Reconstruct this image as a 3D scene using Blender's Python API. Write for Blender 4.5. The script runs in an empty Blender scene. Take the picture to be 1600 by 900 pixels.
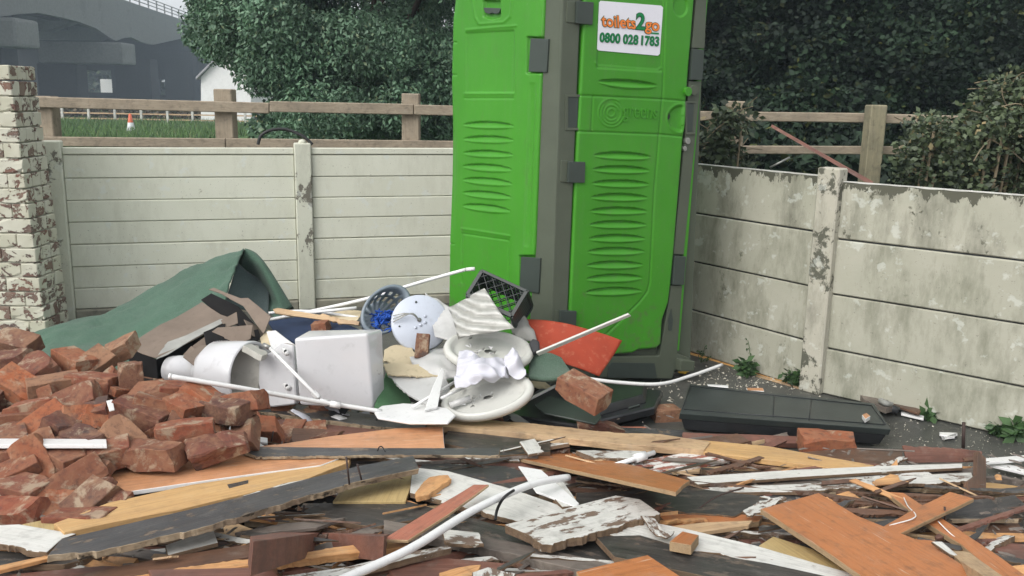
import bpy, bmesh, math, random
import numpy as np
from mathutils import Vector, Matrix, noise, geometry
random.seed(7); RNG = np.random.default_rng(7)
S = bpy.context.scene
R = math.radians
# ------------------------------------------------------------------ camera
FPX = 1400.0
PITCH, ROLL = R(12.1), R(1.05)
cam_d = bpy.data.cameras.new('camera'); cam = bpy.data.objects.new('camera', cam_d); S.collection.objects.link(cam)
cam_d.sensor_width = 36; cam_d.lens = FPX / 1600 * 36; cam_d.clip_end = 2000; cam_d.clip_start = .05
cam.matrix_world = Matrix.Translation((0, 0, 1.65)) @ Matrix.Rotation(R(90) - PITCH, 4, 'X') @ Matrix.Rotation(ROLL, 4, 'Z')
S.camera = cam
CO = Vector((0, 0, 1.65)); CR = cam.matrix_world.to_3x3()
# ------------------------------------------------------------------ world, sun, exposure
w = bpy.data.worlds.new('World'); S.world = w; w.use_nodes = True
nt = w.node_tree; bg = nt.nodes['Background']
sky = nt.nodes.new('ShaderNodeTexSky'); sky.sky_type = 'NISHITA'; sky.sun_disc = False
SUN_EL, SUN_ROT = R(42), R(-138)
sky.sun_elevation = SUN_EL; sky.sun_rotation = SUN_ROT; sky.air_density = 1.0; sky.dust_density = 6.0; sky.ozone_density = 1.0
hs = nt.nodes.new('ShaderNodeHueSaturation'); hs.inputs['Saturation'].default_value = .22
nt.links.new(sky.outputs[0], hs.inputs['Color']); mx = nt.nodes.new('ShaderNodeMix'); mx.data_type = 'RGBA'; mx.inputs[0].default_value = .55; mx.inputs[7].default_value = (4.6, 4.7, 4.8, 1)
nt.links.new(hs.outputs[0], mx.inputs[6]); nt.links.new(mx.outputs[2], bg.inputs[0]); bg.inputs[1].default_value = .15
sd = bpy.data.lights.new('sun', 'SUN'); sun = bpy.data.objects.new('sun', sd); S.collection.objects.link(sun)
sd.energy = 0.75; sd.angle = R(40); sd.color = (1, .97, .92)
sdir = Vector((math.sin(SUN_ROT) * math.cos(SUN_EL), math.cos(SUN_ROT) * math.cos(SUN_EL), math.sin(SUN_EL)))
sun.rotation_euler = sdir.to_track_quat('Z', 'Y').to_euler()
S.view_settings.view_transform = 'Standard'; S.view_settings.look = 'None'; S.view_settings.exposure = 0.74; S.view_settings.gamma = 1
S.cycles.max_bounces = 6
# ------------------------------------------------------------------ projection helpers (a pixel of the survey -> a point of the yard)
def ray(px, py):
    return (CR @ Vector(((px - 800) / FPX, -(py - 450) / FPX, -1))).normalized()
def D(px, py, d):
    r = ray(px, py); return CO + r * (d / r.y)
def H(px, py, h):
    r = ray(px, py); return CO + r * ((h - CO.z) / r.z)
def hit(px, py, p0, n):
    r = ray(px, py); return CO + r * ((p0 - CO).dot(n) / r.dot(n))
HP = [(560, .05), (650, .09), (700, .16), (800, .22), (900, .25), (1100, .27)]
def Hp(py):
    return float(np.interp(py, [a for a, b in HP], [b for a, b in HP]))
HB = [(500, .46), (530, .46), (600, .42), (700, .33), (800, .24), (900, .2)]
def Hb(py):
    return float(np.interp(py, [a for a, b in HB], [b for a, b in HB]))
# ------------------------------------------------------------------ object helpers
COL = S.collection
def link(o, parent=None):
    COL.objects.link(o)
    if parent: o.parent = parent
    return o
def tag(o, label=None, cat=None, group=None, kind=None):
    if label: o['label'] = label
    if cat: o['category'] = cat
    if group: o['group'] = group
    if kind: o['kind'] = kind
    return o
def empty(name, loc, label, cat, group=None):
    o = bpy.data.objects.new(name, None); o.location = loc; o.empty_display_size = .05; link(o)
    bpy.context.view_layer.update() if False else None
    o.matrix_world = Matrix.Translation(loc)
    return tag(o, label, cat, group)
def mesh_obj(name, verts, faces, mat, parent=None, smooth=False, M=None):
    """verts are world coordinates; the object's origin sits at M (or the parent's)"""
    me = bpy.data.meshes.new(name)
    if M is None:
        M = Matrix.Translation(parent.matrix_world.translation) if parent else Matrix.Translation(sum((Vector(v) for v in verts), Vector()) / max(1, len(verts)))
    Mi = M.inverted()
    me.from_pydata([Mi @ Vector(v) for v in verts], [], faces)
    if isinstance(mat, (list, tuple)):
        for m in mat: me.materials.append(m)
    else: me.materials.append(mat)
    if smooth: me.polygons.foreach_set('use_smooth', [True] * len(me.polygons))
    me.update()
    o = bpy.data.objects.new(name, me); link(o)
    if parent:
        o.parent = parent; o.matrix_parent_inverse = Matrix.Identity(4)
        o.matrix_local = PW(parent).inverted() @ M
    else: o.matrix_world = M
    return o
def PW(o):
    m = o.matrix_local.copy() if o.parent else o.matrix_basis.copy()
    return (PW(o.parent) @ m) if o.parent else m
def np_obj(name, V, F, mat, parent=None, smooth=False):
    me = bpy.data.meshes.new(name)
    V = np.asarray(V, dtype=np.float64); F = np.asarray(F, dtype=np.int32)
    org = np.array(PW(parent).translation) if parent else V.mean(0)
    V = V - org
    me.vertices.add(len(V)); me.vertices.foreach_set('co', V.ravel())
    k = F.shape[1]
    me.loops.add(F.size); me.loops.foreach_set('vertex_index', F.ravel())
    me.polygons.add(len(F)); me.polygons.foreach_set('loop_start', np.arange(0, F.size, k))
    me.polygons.foreach_set('loop_total', np.full(len(F), k))
    if smooth: me.polygons.foreach_set('use_smooth', [True] * len(F))
    me.update(calc_edges=True); me.materials.append(mat)
    o = bpy.data.objects.new(name, me); link(o)
    if parent: o.parent = parent; o.matrix_local = PW(parent).inverted() @ Matrix.Translation(org)
    else: o.location = org
    return o
def bm_obj(name, bm, mat, parent=None, smooth=False, M=None):
    bm.normal_update()
    vs = [v.co.copy() for v in bm.verts]; bm.verts.index_update()
    fs = [[v.index for v in f.verts] for f in bm.faces]
    o = mesh_obj(name, vs, fs, mat, parent, smooth, M); bm.free(); return o
def bevel(bm, w, seg=1, ang=.5):
    e = [e for e in bm.edges if len(e.link_faces) == 2 and e.calc_face_angle(0) > ang]
    if w > 0: bmesh.ops.bevel(bm, geom=e, offset=w, segments=seg, profile=.6, affect='EDGES', clamp_overlap=True)
def box_bm(sx, sy, sz, M=Matrix.Identity(4), bm=None):
    bm = bm or bmesh.new()
    bmesh.ops.create_cube(bm, size=1, matrix=M @ Matrix.Diagonal((sx, sy, sz, 1)))
    return bm
HEXF = [(0, 1, 2, 3), (7, 6, 5, 4), (0, 4, 5, 1), (1, 5, 6, 2), (2, 6, 7, 3), (3, 7, 4, 0)]
def hexa(name, c8, mat, parent=None, bev=.004, seg=2, smooth=False):
    bm = bmesh.new(); vs = [bm.verts.new(v) for v in c8]
    for f in HEXF: bm.faces.new([vs[i] for i in f])
    bmesh.ops.recalc_face_normals(bm, faces=bm.faces)
    bevel(bm, bev, seg)
    return bm_obj(name, bm, mat, parent, smooth)
def frame_from(xdir, n, org):
    z = n.normalized(); x = (xdir - z * xdir.dot(z)).normalized(); y = z.cross(x)
    M = Matrix((x, y, z)).transposed().to_4x4(); M.translation = org; return M
EDGE = {}; M_ = {}
def poly_slab(name, pts, n, th, mat, parent=None, bev=.0015, jag=(), amp=.012, seed=0, warp=0):
    """outline points (world, coplanar) made into a board of real thickness below the outline; grain runs along its longest edge"""
    rnd = random.Random(seed * 31 + int(abs(pts[0].x) * 997))
    k = len(pts); L = max(range(k), key=lambda i: (pts[(i + 1) % k] - pts[i]).length)
    xd = pts[(L + 1) % k] - pts[L]
    c = sum(pts, Vector()) / k; M = frame_from(xd, n, c); Mi = M.inverted()
    q = [Mi @ p for p in pts]; out = []
    for i in range(k):
        a, b = q[i], q[(i + 1) % k]; out.append(a)
        ln = (b - a).length
        if i in jag or 'all' in jag:
            m = max(4, min(60, int(ln / .011))); ph = rnd.uniform(0, 50)
            for j in range(1, m):
                t = j / m; p = a.lerp(b, t); d = (b - a).normalized(); nn = Vector((-d.y, d.x, 0)); s_ = t * ln
                k_ = noise.noise(Vector((s_ * 9, ph, 0))) * 1.3 + noise.noise(Vector((s_ * 28, ph, 5))) * .7 + noise.noise(Vector((s_ * 80, ph, 9))) * .35
                if noise.noise(Vector((s_ * 14, ph, 30))) > .25: k_ += rnd.uniform(.2, .9)
                out.append(p + nn * k_ * amp)
        elif ln > .12:
            m = int(ln / .09)
            for j in range(1, m):
                p = a.lerp(b, j / m); d = (b - a).normalized(); nn = Vector((-d.y, d.x, 0))
                out.append(p + nn * rnd.uniform(-1, 1) * .0014)
    bm = bmesh.new()
    top = [bm.verts.new((p.x, p.y, 0)) for p in out]
    bot = [bm.verts.new((p.x + (rnd.uniform(-1, 1) * amp * .5 if jag else 0), p.y + (rnd.uniform(-1, 1) * amp * .5 if jag else 0), -th)) for p in out]
    f1 = bm.faces.new(top); m = len(out)
    f2 = bm.faces.new(list(reversed(bot)))
    for i in range(m): bm.faces.new((top[(i + 1) % m], top[i], bot[i], bot[(i + 1) % m]))
    bmesh.ops.recalc_face_normals(bm, faces=bm.faces)
    if bev: bevel(bm, bev, 1)
    bmesh.ops.triangulate(bm, faces=[f for f in bm.faces if len(f.verts) > 4])
    if warp:
        for v in bm.verts: v.co.z += warp * noise.noise(Vector((v.co.x * 3, v.co.y * 3, seed)))
    vs = [M @ v.co for v in bm.verts]; bm.verts.index_update()
    fs = [[v.index for v in f.verts] for f in bm.faces]; bm.free()
    o = mesh_obj(name, vs, fs, mat, parent, False, M)
    em = EDGE.get(mat.name)
    if em:
        o.data.materials.append(M_[em])
        for p in o.data.polygons:
            if abs(p.normal.z) < .75: p.material_index = 1
    return o
def slab(name, label, cat, mat, outline, lift=0, th=.018, tilt=(0, -.06), jag=(), group=None, h=None, hf=Hp, parent=None, warp=0, amp=.012, bev=.0015):
    cx = sum(p[0] for p in outline) / len(outline); cy = sum(p[1] for p in outline) / len(outline)
    hh = (hf(cy) if h is None else h) + lift
    c = H(cx, cy, hh); n = Vector((-tilt[0], -tilt[1], 1)).normalized()
    pts = [hit(x, y, c, n) for x, y in outline]
    o = poly_slab(name, pts, n, th, mat, parent, jag=jag, amp=amp, seed=int(cx), warp=warp, bev=bev)
    if not parent: tag(o, label, cat, group)
    return o
def face(name, mat, outline, P, th, parent=None, jag=(), amp=.01, bev=.0015, warp=0):
    """outline on the plane through three points; thickness goes away from the viewer"""
    n = (P[1] - P[0]).cross(P[2] - P[0]).normalized()
    if n.dot(CO - P[0]) < 0: n = -n
    return poly_slab(name, [hit(x, y, P[0], n) for x, y in outline], n, th, mat, parent, bev=bev, jag=jag, amp=amp, seed=int(outline[0][0]), warp=warp)
def smooth_path(pts, sub=6):
    out = []
    n = len(pts)
    for i in range(n - 1):
        p0 = pts[max(0, i - 1)]; p1 = pts[i]; p2 = pts[i + 1]; p3 = pts[min(n - 1, i + 2)]
        for j in range(sub):
            t = j / sub
            out.append(.5 * ((2 * p1) + (p2 - p0) * t + (2 * p0 - 5 * p1 + 4 * p2 - p3) * t * t + (3 * p1 - p0 - 3 * p2 + p3) * t ** 3))
    out.append(pts[-1]); return out
def tube_geo(path, r, seg=10, V=None, F=None, taper=None):
    V = V if V is not None else []; F = F if F is not None else []
    up = Vector((0, 0, 1)); b0 = len(V); m = len(path); last = None
    for i, p in enumerate(path):
        t = (path[min(i + 1, m - 1)] - path[max(i - 1, 0)]).normalized()
        if last is None:
            a = t.cross(up if abs(t.z) < .9 else Vector((1, 0, 0))).normalized()
        else: a = (last - t * last.dot(t)).normalized()
        last = a; b = t.cross(a)
        rr = r if taper is None else r * taper[i if i < len(taper) else -1]
        for k in range(seg):
            th = 2 * math.pi * k / seg; V.append(p + (a * math.cos(th) + b * math.sin(th)) * rr)
    for i in range(m - 1):
        for k in range(seg):
            k2 = (k + 1) % seg
            F.append((b0 + i * seg + k, b0 + i * seg + k2, b0 + (i + 1) * seg + k2, b0 + (i + 1) * seg + k))
    F.append(tuple(b0 + k for k in reversed(range(seg)))); F.append(tuple(b0 + (m - 1) * seg + k for k in range(seg)))
    return V, F
def tube(name, pts, r, mat, parent=None, seg=10, smooth=True, curve=True, M=None, taper=None):
    path = smooth_path(pts) if curve and len(pts) > 2 else pts
    V, F = tube_geo(path, r, seg, taper=taper)
    return mesh_obj(name, V, F, mat, parent, smooth, M)
def patch(name, rows, mat, parent=None, sub=5, th=.006, bump=0, seed=0, smooth=True, crease=0):
    """smooth sheet through a grid of points"""
    g = [smooth_path(r, sub) for r in rows]
    cols = [smooth_path([g[i][j] for i in range(len(g))], sub) for j in range(len(g[0]))]
    nu, nv = len(cols), len(cols[0]); V = []; F = []
    for c in cols:
        for p in c:
            if bump: p = p + Vector((0, -.5, .8)) * bump * (noise.noise(p * 7 + Vector((seed, 0, 0))) + (crease * (.35 - abs(noise.noise(p * 13 + Vector((seed, 4, 0))))) * 2.2 if crease else .5 * noise.noise(p * 17)))
            V.append(p)
    for i in range(nu - 1):
        for j in range(nv - 1): F.append((i * nv + j, (i + 1) * nv + j, (i + 1) * nv + j + 1, i * nv + j + 1))
    o = mesh_obj(name, V, F, mat, parent, smooth)
    m = o.modifiers.new('thick', 'SOLIDIFY'); m.thickness = th; m.offset = 0
    return o
# ------------------------------------------------------------------ materials
def newmat(name):
    m = bpy.data.materials.new(name); m.use_nodes = True; t = m.node_tree
    return m, t, t.nodes['Principled BSDF']
class NT:
    def __init__(s, t): s.t = t
    def n(s, ty, **kw):
        x = s.t.nodes.new(ty)
        for k, v in kw.items():
            if k in x.inputs.keys() if isinstance(k, str) else False: x.inputs[k].default_value = v
            else: setattr(x, k, v)
        return x
    def l(s, a, b): s.t.links.new(a, b)
    def coord(s, scale=(1, 1, 1), kind='Object', rnd=True):
        c = s.n('ShaderNodeTexCoord'); mp = s.n('ShaderNodeMapping'); mp.inputs['Scale'].default_value = scale
        s.l(c.outputs[kind], mp.inputs[0])
        if rnd:
            oi = s.n('ShaderNodeObjectInfo'); mu = s.n('ShaderNodeMath', operation='MULTIPLY'); mu.inputs[1].default_value = 37.0
            s.l(oi.outputs['Random'], mu.inputs[0]); s.l(mu.outputs[0], mp.inputs['Location'])
        return mp.outputs[0]
    def noise(s, vec, scale, detail=5, rough=.6, dist=0):
        x = s.n('ShaderNodeTexNoise'); x.inputs['Scale'].default_value = scale; x.inputs['Detail'].default_value = detail
        x.inputs['Roughness'].default_value = rough; x.inputs['Distortion'].default_value = dist; s.l(vec, x.inputs['Vector']); return x.outputs['Fac']
    def ramp(s, fac, stops):
        x = s.n('ShaderNodeValToRGB'); e = x.color_ramp.elements
        while len(e) < len(stops): e.new(.5)
        for i, (p, c) in enumerate(stops):
            e[i].position = p; e[i].color = (*c, 1) if len(c) == 3 else c
        s.l(fac, x.inputs[0]); return x.outputs[0]
    def thr(s, fac, a, b):
        x = s.n('ShaderNodeMapRange'); x.inputs[1].default_value = a; x.inputs[2].default_value = b; x.clamp = True; s.l(fac, x.inputs[0]); return x.outputs[0]
    def mix(s, fac, a, b, mode='MIX'):
        x = s.n('ShaderNodeMix', data_type='RGBA', blend_type=mode)
        if isinstance(fac, float): x.inputs[0].default_value = fac
        else: s.l(fac, x.inputs[0])
        for v, i in ((a, 6), (b, 7)):
            if isinstance(v, tuple): x.inputs[i].default_value = (*v, 1) if len(v) == 3 else v
            else: s.l(v, x.inputs[i])
        return x.outputs[2]
    def math(s, op, a, b=0.0):
        x = s.n('ShaderNodeMath', operation=op)
        for v, i in ((a, 0), (b, 1)):
            if isinstance(v, (float, int)): x.inputs[i].default_value = v
            else: s.l(v, x.inputs[i])
        return x.outputs[0]
    def bump(s, h, strength, dist, bsdf, nrm=None):
        x = s.n('ShaderNodeBump'); x.inputs['Strength'].default_value = strength; x.inputs['Distance'].default_value = dist
        s.l(h, x.inputs['Height']);
        if nrm: s.l(nrm, x.inputs['Normal'])
        s.l(x.outputs[0], bsdf.inputs['Normal']); return x.outputs[0]
def wood(name, c1, c2, c3=None, rough=.5, flake=None, fl=(.5, .56), gloss=.4, dirt=.35, scratch=0.0):
    """grain along local X. flake = colour showing where a coating has come off"""
    m, t, b = newmat(name); N = NT(t)
    v = N.coord((1.2, 14, 14)); vf = N.coord((1, 1, 1))
    g = N.noise(v, 3.2, 7, .65, 1.2); col = N.ramp(g, [(.3, c1), (.5, tuple((a + d) / 2 for a, d in zip(c1, c2))), (.72, c2)])
    big = N.noise(vf, 5, 4); col = N.mix(N.thr(big, .45, .75), col, c3 or tuple(x * .7 for x in c2))
    st = N.noise(N.coord((.7, 34, 34)), 3.5, 6, .7, .6); col = N.mix(N.math('MULTIPLY', N.thr(st, .5, .66), .45), col, N.mix(.5, col, (.03, .02, .012)))
    wt = N.noise(N.coord((1, 2.2, 2.2)), 3.1, 6, .62); col = N.mix(N.math('MULTIPLY', N.thr(wt, .5, .72), .4), col, N.mix(.55, col, (.10, .085, .07)))
    ds = N.noise(vf, 9, 7, .75); col = N.mix(N.math('MULTIPLY', N.thr(ds, .55, .75), .22), col, (.42, .39, .34))
    if scratch:
        sc = N.noise(N.coord((3, 70, 1)), 2.1, 3, .5); col = N.mix(N.math('MULTIPLY', N.thr(sc, .68, .71), scratch), col, (.62, .55, .45))
    d = N.noise(vf, 22, 5); col = N.mix(N.math('MULTIPLY', N.thr(d, .52, .7), dirt), col, (.045, .035, .028))
    fine = N.noise(N.coord((2, 60, 60)), 4, 4)
    hgt = N.math('ADD', N.math('MULTIPLY', g, .6), fine)
    if flake:
        fn = N.math('ADD', N.math('MULTIPLY', N.noise(N.coord((3, 9, 9)), 2.2, 7, .7), .8), N.math('MULTIPLY', N.noise(vf, 30, 3), .2))
        fm = N.thr(fn, *fl); col = N.mix(fm, col, flake); hgt = N.math('SUBTRACT', hgt, N.math('MULTIPLY', fm, 1.5))
    N.l(col, b.inputs['Base Color']); b.inputs['Roughness'].default_value = rough
    b.inputs['Specular IOR Level'].default_value = gloss
    N.bump(hgt, .55, .003, b); return m
def plain(name, c, rough=.5, var=.15, spec=.4, bs=.15, sc=30, dirt=.3, metal=0, dirtc=(.06, .05, .04)):
    m, t, b = newmat(name); N = NT(t); v = N.coord()
    n1 = N.noise(v, 6, 5); n2 = N.noise(v, sc, 5, .65)
    col = N.mix(N.thr(n1, .3, .7), tuple(x * (1 - var) for x in c), tuple(min(1, x * (1 + var)) for x in c))
    col = N.mix(N.math('MULTIPLY', N.thr(n2, .56, .72), dirt), col, dirtc)
    N.l(col, b.inputs['Base Color']); b.inputs['Roughness'].default_value = rough; b.inputs['Specular IOR Level'].default_value = spec
    b.inputs['Metallic'].default_value = metal
    N.l(N.thr(n2, .2, .9), b.inputs['Roughness']) if False else None
    N.bump(n2, bs, .002, b); return m
M = M_
M['orange'] = wood('orange laminate', (.38, .135, .045), (.48, .19, .07), (.42, .155, .055), .38, dirt=.35, scratch=.5)
M['peach'] = wood('peach laminate', (.52, .24, .11), (.60, .30, .15), (.68, .34, .18), .42, dirt=.2, scratch=.6)
M['redlam'] = wood('red laminate', (.36, .12, .075), (.45, .17, .11), None, .4)
M['pine'] = wood('fresh pine', (.48, .28, .11), (.62, .40, .18), (.50, .30, .13), .6, dirt=.15)
M['tan'] = wood('raw softwood', (.44, .29, .16), (.58, .42, .25), (.38, .25, .15), .7)
M['ply'] = wood('plywood back', (.46, .33, .14), (.52, .39, .18), None, .65, dirt=.15)
M['brown'] = wood('stained brown timber', (.10, .05, .03), (.17, .09, .055), (.07, .045, .035), .5)
M['redbrown'] = wood('red brown timber', (.15, .06, .04), (.22, .10, .07), (.10, .05, .04), .55)
M['black'] = wood('blackened timber', (.012, .012, .011), (.075, .068, .06), (.03, .03, .028), .42, flake=(.13, .10, .075), fl=(.55, .61), gloss=.5)
M['grey'] = wood('weathered grey board', (.028, .028, .028), (.085, .085, .085), (.03, .03, .032), .38, flake=(.16, .12, .085), fl=(.56, .59), gloss=.5)
M['greybrown'] = wood('grey brown board', (.12, .10, .085), (.22, .185, .155), (.09, .075, .065), .6)
M['whitepaint'] = wood('white painted timber', (.60, .60, .56), (.68, .67, .63), (.56, .55, .51), .5, flake=(.17, .10, .065), fl=(.63, .655), dirt=.25)
M['whiteflaky'] = wood('flaking white timber', (.54, .54, .50), (.64, .63, .59), (.5, .49, .45), .55, flake=(.16, .11, .08), fl=(.53, .56), dirt=.35)
M['pinkwhite'] = wood('red timber with old white paint', (.30, .09, .06), (.36, .13, .09), None, .5, flake=(.68, .66, .62), fl=(.47, .52))
M['split'] = wood('splintered timber', (.50, .24, .09), (.66, .38, .17), (.36, .18, .08), .7)
M['railwood'] = wood('sawn fence timber', (.27, .22, .16), (.38, .32, .24), (.24, .20, .15), .8)
M['postwood'] = wood('green tinted fence post', (.22, .20, .13), (.32, .29, .19), (.17, .16, .11), .85)
M['pvc'] = plain('white plastic', (.74, .74, .73), .28, .03, .5, .03, 40, .18)
M['pvcgrey'] = plain('grey white plastic', (.6, .6, .6), .3, .05, .5, .03, 40, .2)
M['ceramic'] = plain('white glazed ceramic', (.56, .56, .575), .1, .03, .6, .02, 18, .15)
M['ceramic_raw'] = plain('dull ceramic inside', (.42, .41, .37), .35, .06, .4, .05, 14, .3)
M['card'] = plain('grey brown cardboard', (.19, .15, .12), .8, .15, .2, .25, 40, .25)
M['card_shade'] = plain('cardboard with painted inside shade', (.018, .017, .017), .9, .2, .1, .2, 40, .1)  # near-black colour stands in for the shade inside the open box
M['blackplastic'] = plain('black plastic', (.022, .023, .025), .32, .2, .5, .15, 50, .15, dirtc=(.12, .11, .1))
M['charcoal'] = plain('charcoal panel', (.034, .042, .04), .38, .2, .5, .3, 70, .3, dirtc=(.09, .09, .08))
M['greybasket'] = plain('blue grey plastic', (.20, .24, .28), .4, .1, .5, .1, 20, .2)
M['crate'] = plain('dark green black plastic', (.012, .018, .017), .4, .15, .5, .1, 30, .2)
M['disc'] = plain('bluish white enamel', (.50, .54, .62), .35, .03, .5, .02, 30, .12)
M['cream'] = plain('torn cream board', (.52, .44, .30), .85, .1, .2, .3, 20, .3)
M['paper'] = plain('soiled grey sheet', (.30, .30, .28), .8, .2, .2, .35, 9, .5, dirtc=(.2, .19, .17))
def corrugated():
    m, t, b = newmat('milky corrugated plastic'); N = NT(t); v = N.coord((1, 1, 1)); wv = N.n('ShaderNodeTexWave'); wv.bands_direction = 'Z'; wv.inputs['Scale'].default_value = 9; wv.inputs['Distortion'].default_value = 1.6; wv.inputs['Detail'].default_value = 2; N.l(v, wv.inputs['Vector'])
    n = N.noise(v, 12, 6, .7); col = N.mix(wv.outputs['Fac'], (.30, .30, .27), (.50, .50, .47)); col = N.mix(N.math('MULTIPLY', N.thr(n, .5, .7), .5), col, (.22, .21, .18))
    N.l(col, b.inputs['Base Color']); b.inputs['Roughness'].default_value = .35; N.bump(wv.outputs['Fac'], .8, .012, b); return m
M['corrugated'] = corrugated()
M['film'] = plain('pale plastic film', (.46, .46, .45), .35, .12, .5, .4, 8, .2)
M['cloth'] = plain('white lilac cloth', (.56, .56, .61), .85, .08, .2, .25, 14, .08)
M['redboard'] = plain('red flecked board', (.34, .05, .022), .6, .15, .3, .2, 26, .25, dirtc=(.6, .3, .18))
M['bluecloth'] = plain('navy board', (.015, .03, .075), .7, .2, .3, .2, 120, .15)
M['bluenet'] = plain('bright blue net', (.02, .09, .42), .6, .2, .3, .3, 60, .1)
M['seat'] = plain('ivory white plastic', (.56, .56, .52), .22, .04, .5, .03, 20, .15)
M['rubber'] = plain('black cable', (.015, .015, .015), .5)
M['rust'] = plain('rusty steel', (.055, .035, .03), .7)
M['steel'] = plain('dull steel', (.35, .35, .33), .4, metal=.7)
M['hose'] = plain('orange timber strip', (.50, .27, .09), .6, .2, .3, .2, 30, .5)
def fabric(name, c):
    m, t, b = newmat(name); N = NT(t); v = N.coord()
    n1 = N.noise(v, 4, 4); n2 = N.noise(v, 260, 3, .8)
    col = N.mix(N.thr(n1, .3, .7), tuple(x * .82 for x in c), tuple(x * 1.15 for x in c)); col = N.mix(N.thr(n2, .3, .75), N.mix(.4, col, (0.02, .03, .03)), N.mix(.2, col, (.5, .55, .5)))
    N.l(col, b.inputs['Base Color']); b.inputs['Roughness'].default_value = .95; b.inputs['Specular IOR Level'].default_value = .1
    b.inputs['Sheen Weight'].default_value = .12
    N.bump(n2, .7, .003, b); return m
M['carpet'] = fabric('green carpet', (.034, .105, .060)); M['carpet_under'] = fabric('dark carpet underside', (.03, .055, .06))
M['turf'] = fabric('bright green turf', (.05, .20, .055)); M['greenpad'] = fabric('dull green pad', (.06, .12, .075))
def green_plastic():
    m, t, b = newmat('lime green moulded plastic'); N = NT(t); v = N.coord(rnd=False)
    n1 = N.noise(v, 2.5, 4); n2 = N.noise(N.coord((9, 9, .8), rnd=False), 3, 5)
    col = N.mix(N.thr(n1, .3, .7), (.045, .235, .014), (.056, .275, .019)); col = N.mix(N.math('MULTIPLY', N.thr(n2, .5, .75), .22), col, (.09, .24, .06))
    gr = N.noise(N.coord((3, 3, 1), rnd=False), 5, 8, .75); col = N.mix(N.math('MULTIPLY', N.thr(gr, .55, .72), .35), col, (.10, .14, .06)); gz = N.n('ShaderNodeNewGeometry'); sz = N.n('ShaderNodeSeparateXYZ'); N.l(gz.outputs['Position'], sz.inputs[0]); md = N.thr(N.math('SUBTRACT', N.noise(v, 16, 8, .75), N.math('MULTIPLY', sz.outputs['Z'], .28)), .40, .52); col = N.mix(N.math('MULTIPLY', md, .55), col, (.10, .115, .06)); fl_ = N.noise(v, 90, 3, .8); col = N.mix(N.math('MULTIPLY', N.thr(fl_, .66, .70), .5), col, (.2, .3, .14))
    N.l(col, b.inputs['Base Color']); b.inputs['Roughness'].default_value = .42; b.inputs['Specular IOR Level'].default_value = .35
    N.bump(N.noise(v, 180, 3), .06, .001, b); return m
M['lime'] = green_plastic()
M['cabgrey'] = plain('grey green moulded plastic', (.085, .10, .072), .5, .08, .35, .08, 60, .1)
M['hinge'] = plain('dark grey hinge plastic', (.045, .058, .05), .42, .08, .4, .06, 60, .1)
def concrete(name, c1, c2, under, flk, topstain=None, moss=.3, st0=.5, ltf=.4):
    m, t, b = newmat(name); N = NT(t); v = N.coord(); vs = N.coord((1.3, 1.3, .45))
    n1 = N.noise(v, 2.2, 5); col = N.mix(N.thr(n1, .3, .7), c1, c2)
    st = N.noise(vs, 4.5, 8, .72); col = N.mix(N.math('MULTIPLY', N.thr(st, st0, st0 + .22), moss), col, under)
    fn = N.noise(N.coord((1, 1, .8)), 5.5, 8, .72, .3); fm = N.thr(fn, *flk); col = N.mix(fm, col, under)
    lt = N.noise(v, 11, 5, .6); col = N.mix(N.math('MULTIPLY', N.thr(lt, .60, .65), ltf), col, (.62, .65, .6))
    if topstain:
        g = N.n('ShaderNodeTexCoord'); sp = N.n('ShaderNodeSeparateXYZ'); N.l(g.outputs['Object'], sp.inputs[0])
        tn = N.noise(N.coord((2, 2, 1)), 6, 7, .7)
        tm = N.thr(N.math('ADD', sp.outputs['Z'], N.math('MULTIPLY', N.math('SUBTRACT', tn, .5), .34)), topstain, topstain + .006)
        col = N.mix(tm, col, (.085, .085, .06)); fm = N.math('MAXIMUM', fm, tm)
    sp2 = N.noise(v, 70, 3, .7); col = N.mix(N.math('MULTIPLY', N.thr(sp2, .66, .7), .6), col, (.12, .11, .09))
    N.l(col, b.inputs['Base Color']); b.inputs['Roughness'].default_value = .75
    N.bump(N.math('SUBTRACT', N.math('MULTIPLY', N.noise(v, 45, 5), .5), N.math('MULTIPLY', fm, .8)), .5, .004, b); return m
M['wallA'] = concrete('cream painted ribbed concrete', (.58, .59, .485), (.65, .66, .56), (.38, .37, .29), (.68, .71), moss=.4, ltf=.6)
M['wallA_post'] = concrete('cream painted post', (.54, .55, .45), (.60, .61, .51), (.15, .14, .11), (.56, .59))
M['wallB'] = concrete('dirty cream concrete', (.33, .33, .26), (.42, .41, .34), (.13, .135, .09), (.63, .70), moss=.75, st0=.46)
M['wallB_top'] = concrete('flaking top board', (.34, .34, .27), (.43, .42, .345), (.10, .10, .07), (.61, .65), topstain=.125, moss=.75, st0=.46)
M['postB'] = concrete('dark stained flaking post', (.40, .385, .31), (.46, .44, .37), (.10, .10, .075), (.54, .57), moss=.6)
M['copeline'] = plain('chipped white rim', (.5, .5, .46), .8, .2, .3, .4, 30, .6)
M['footing'] = plain('rough footing', (.26, .25, .2), .9, .3, .2, .8, 14, .5)
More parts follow.
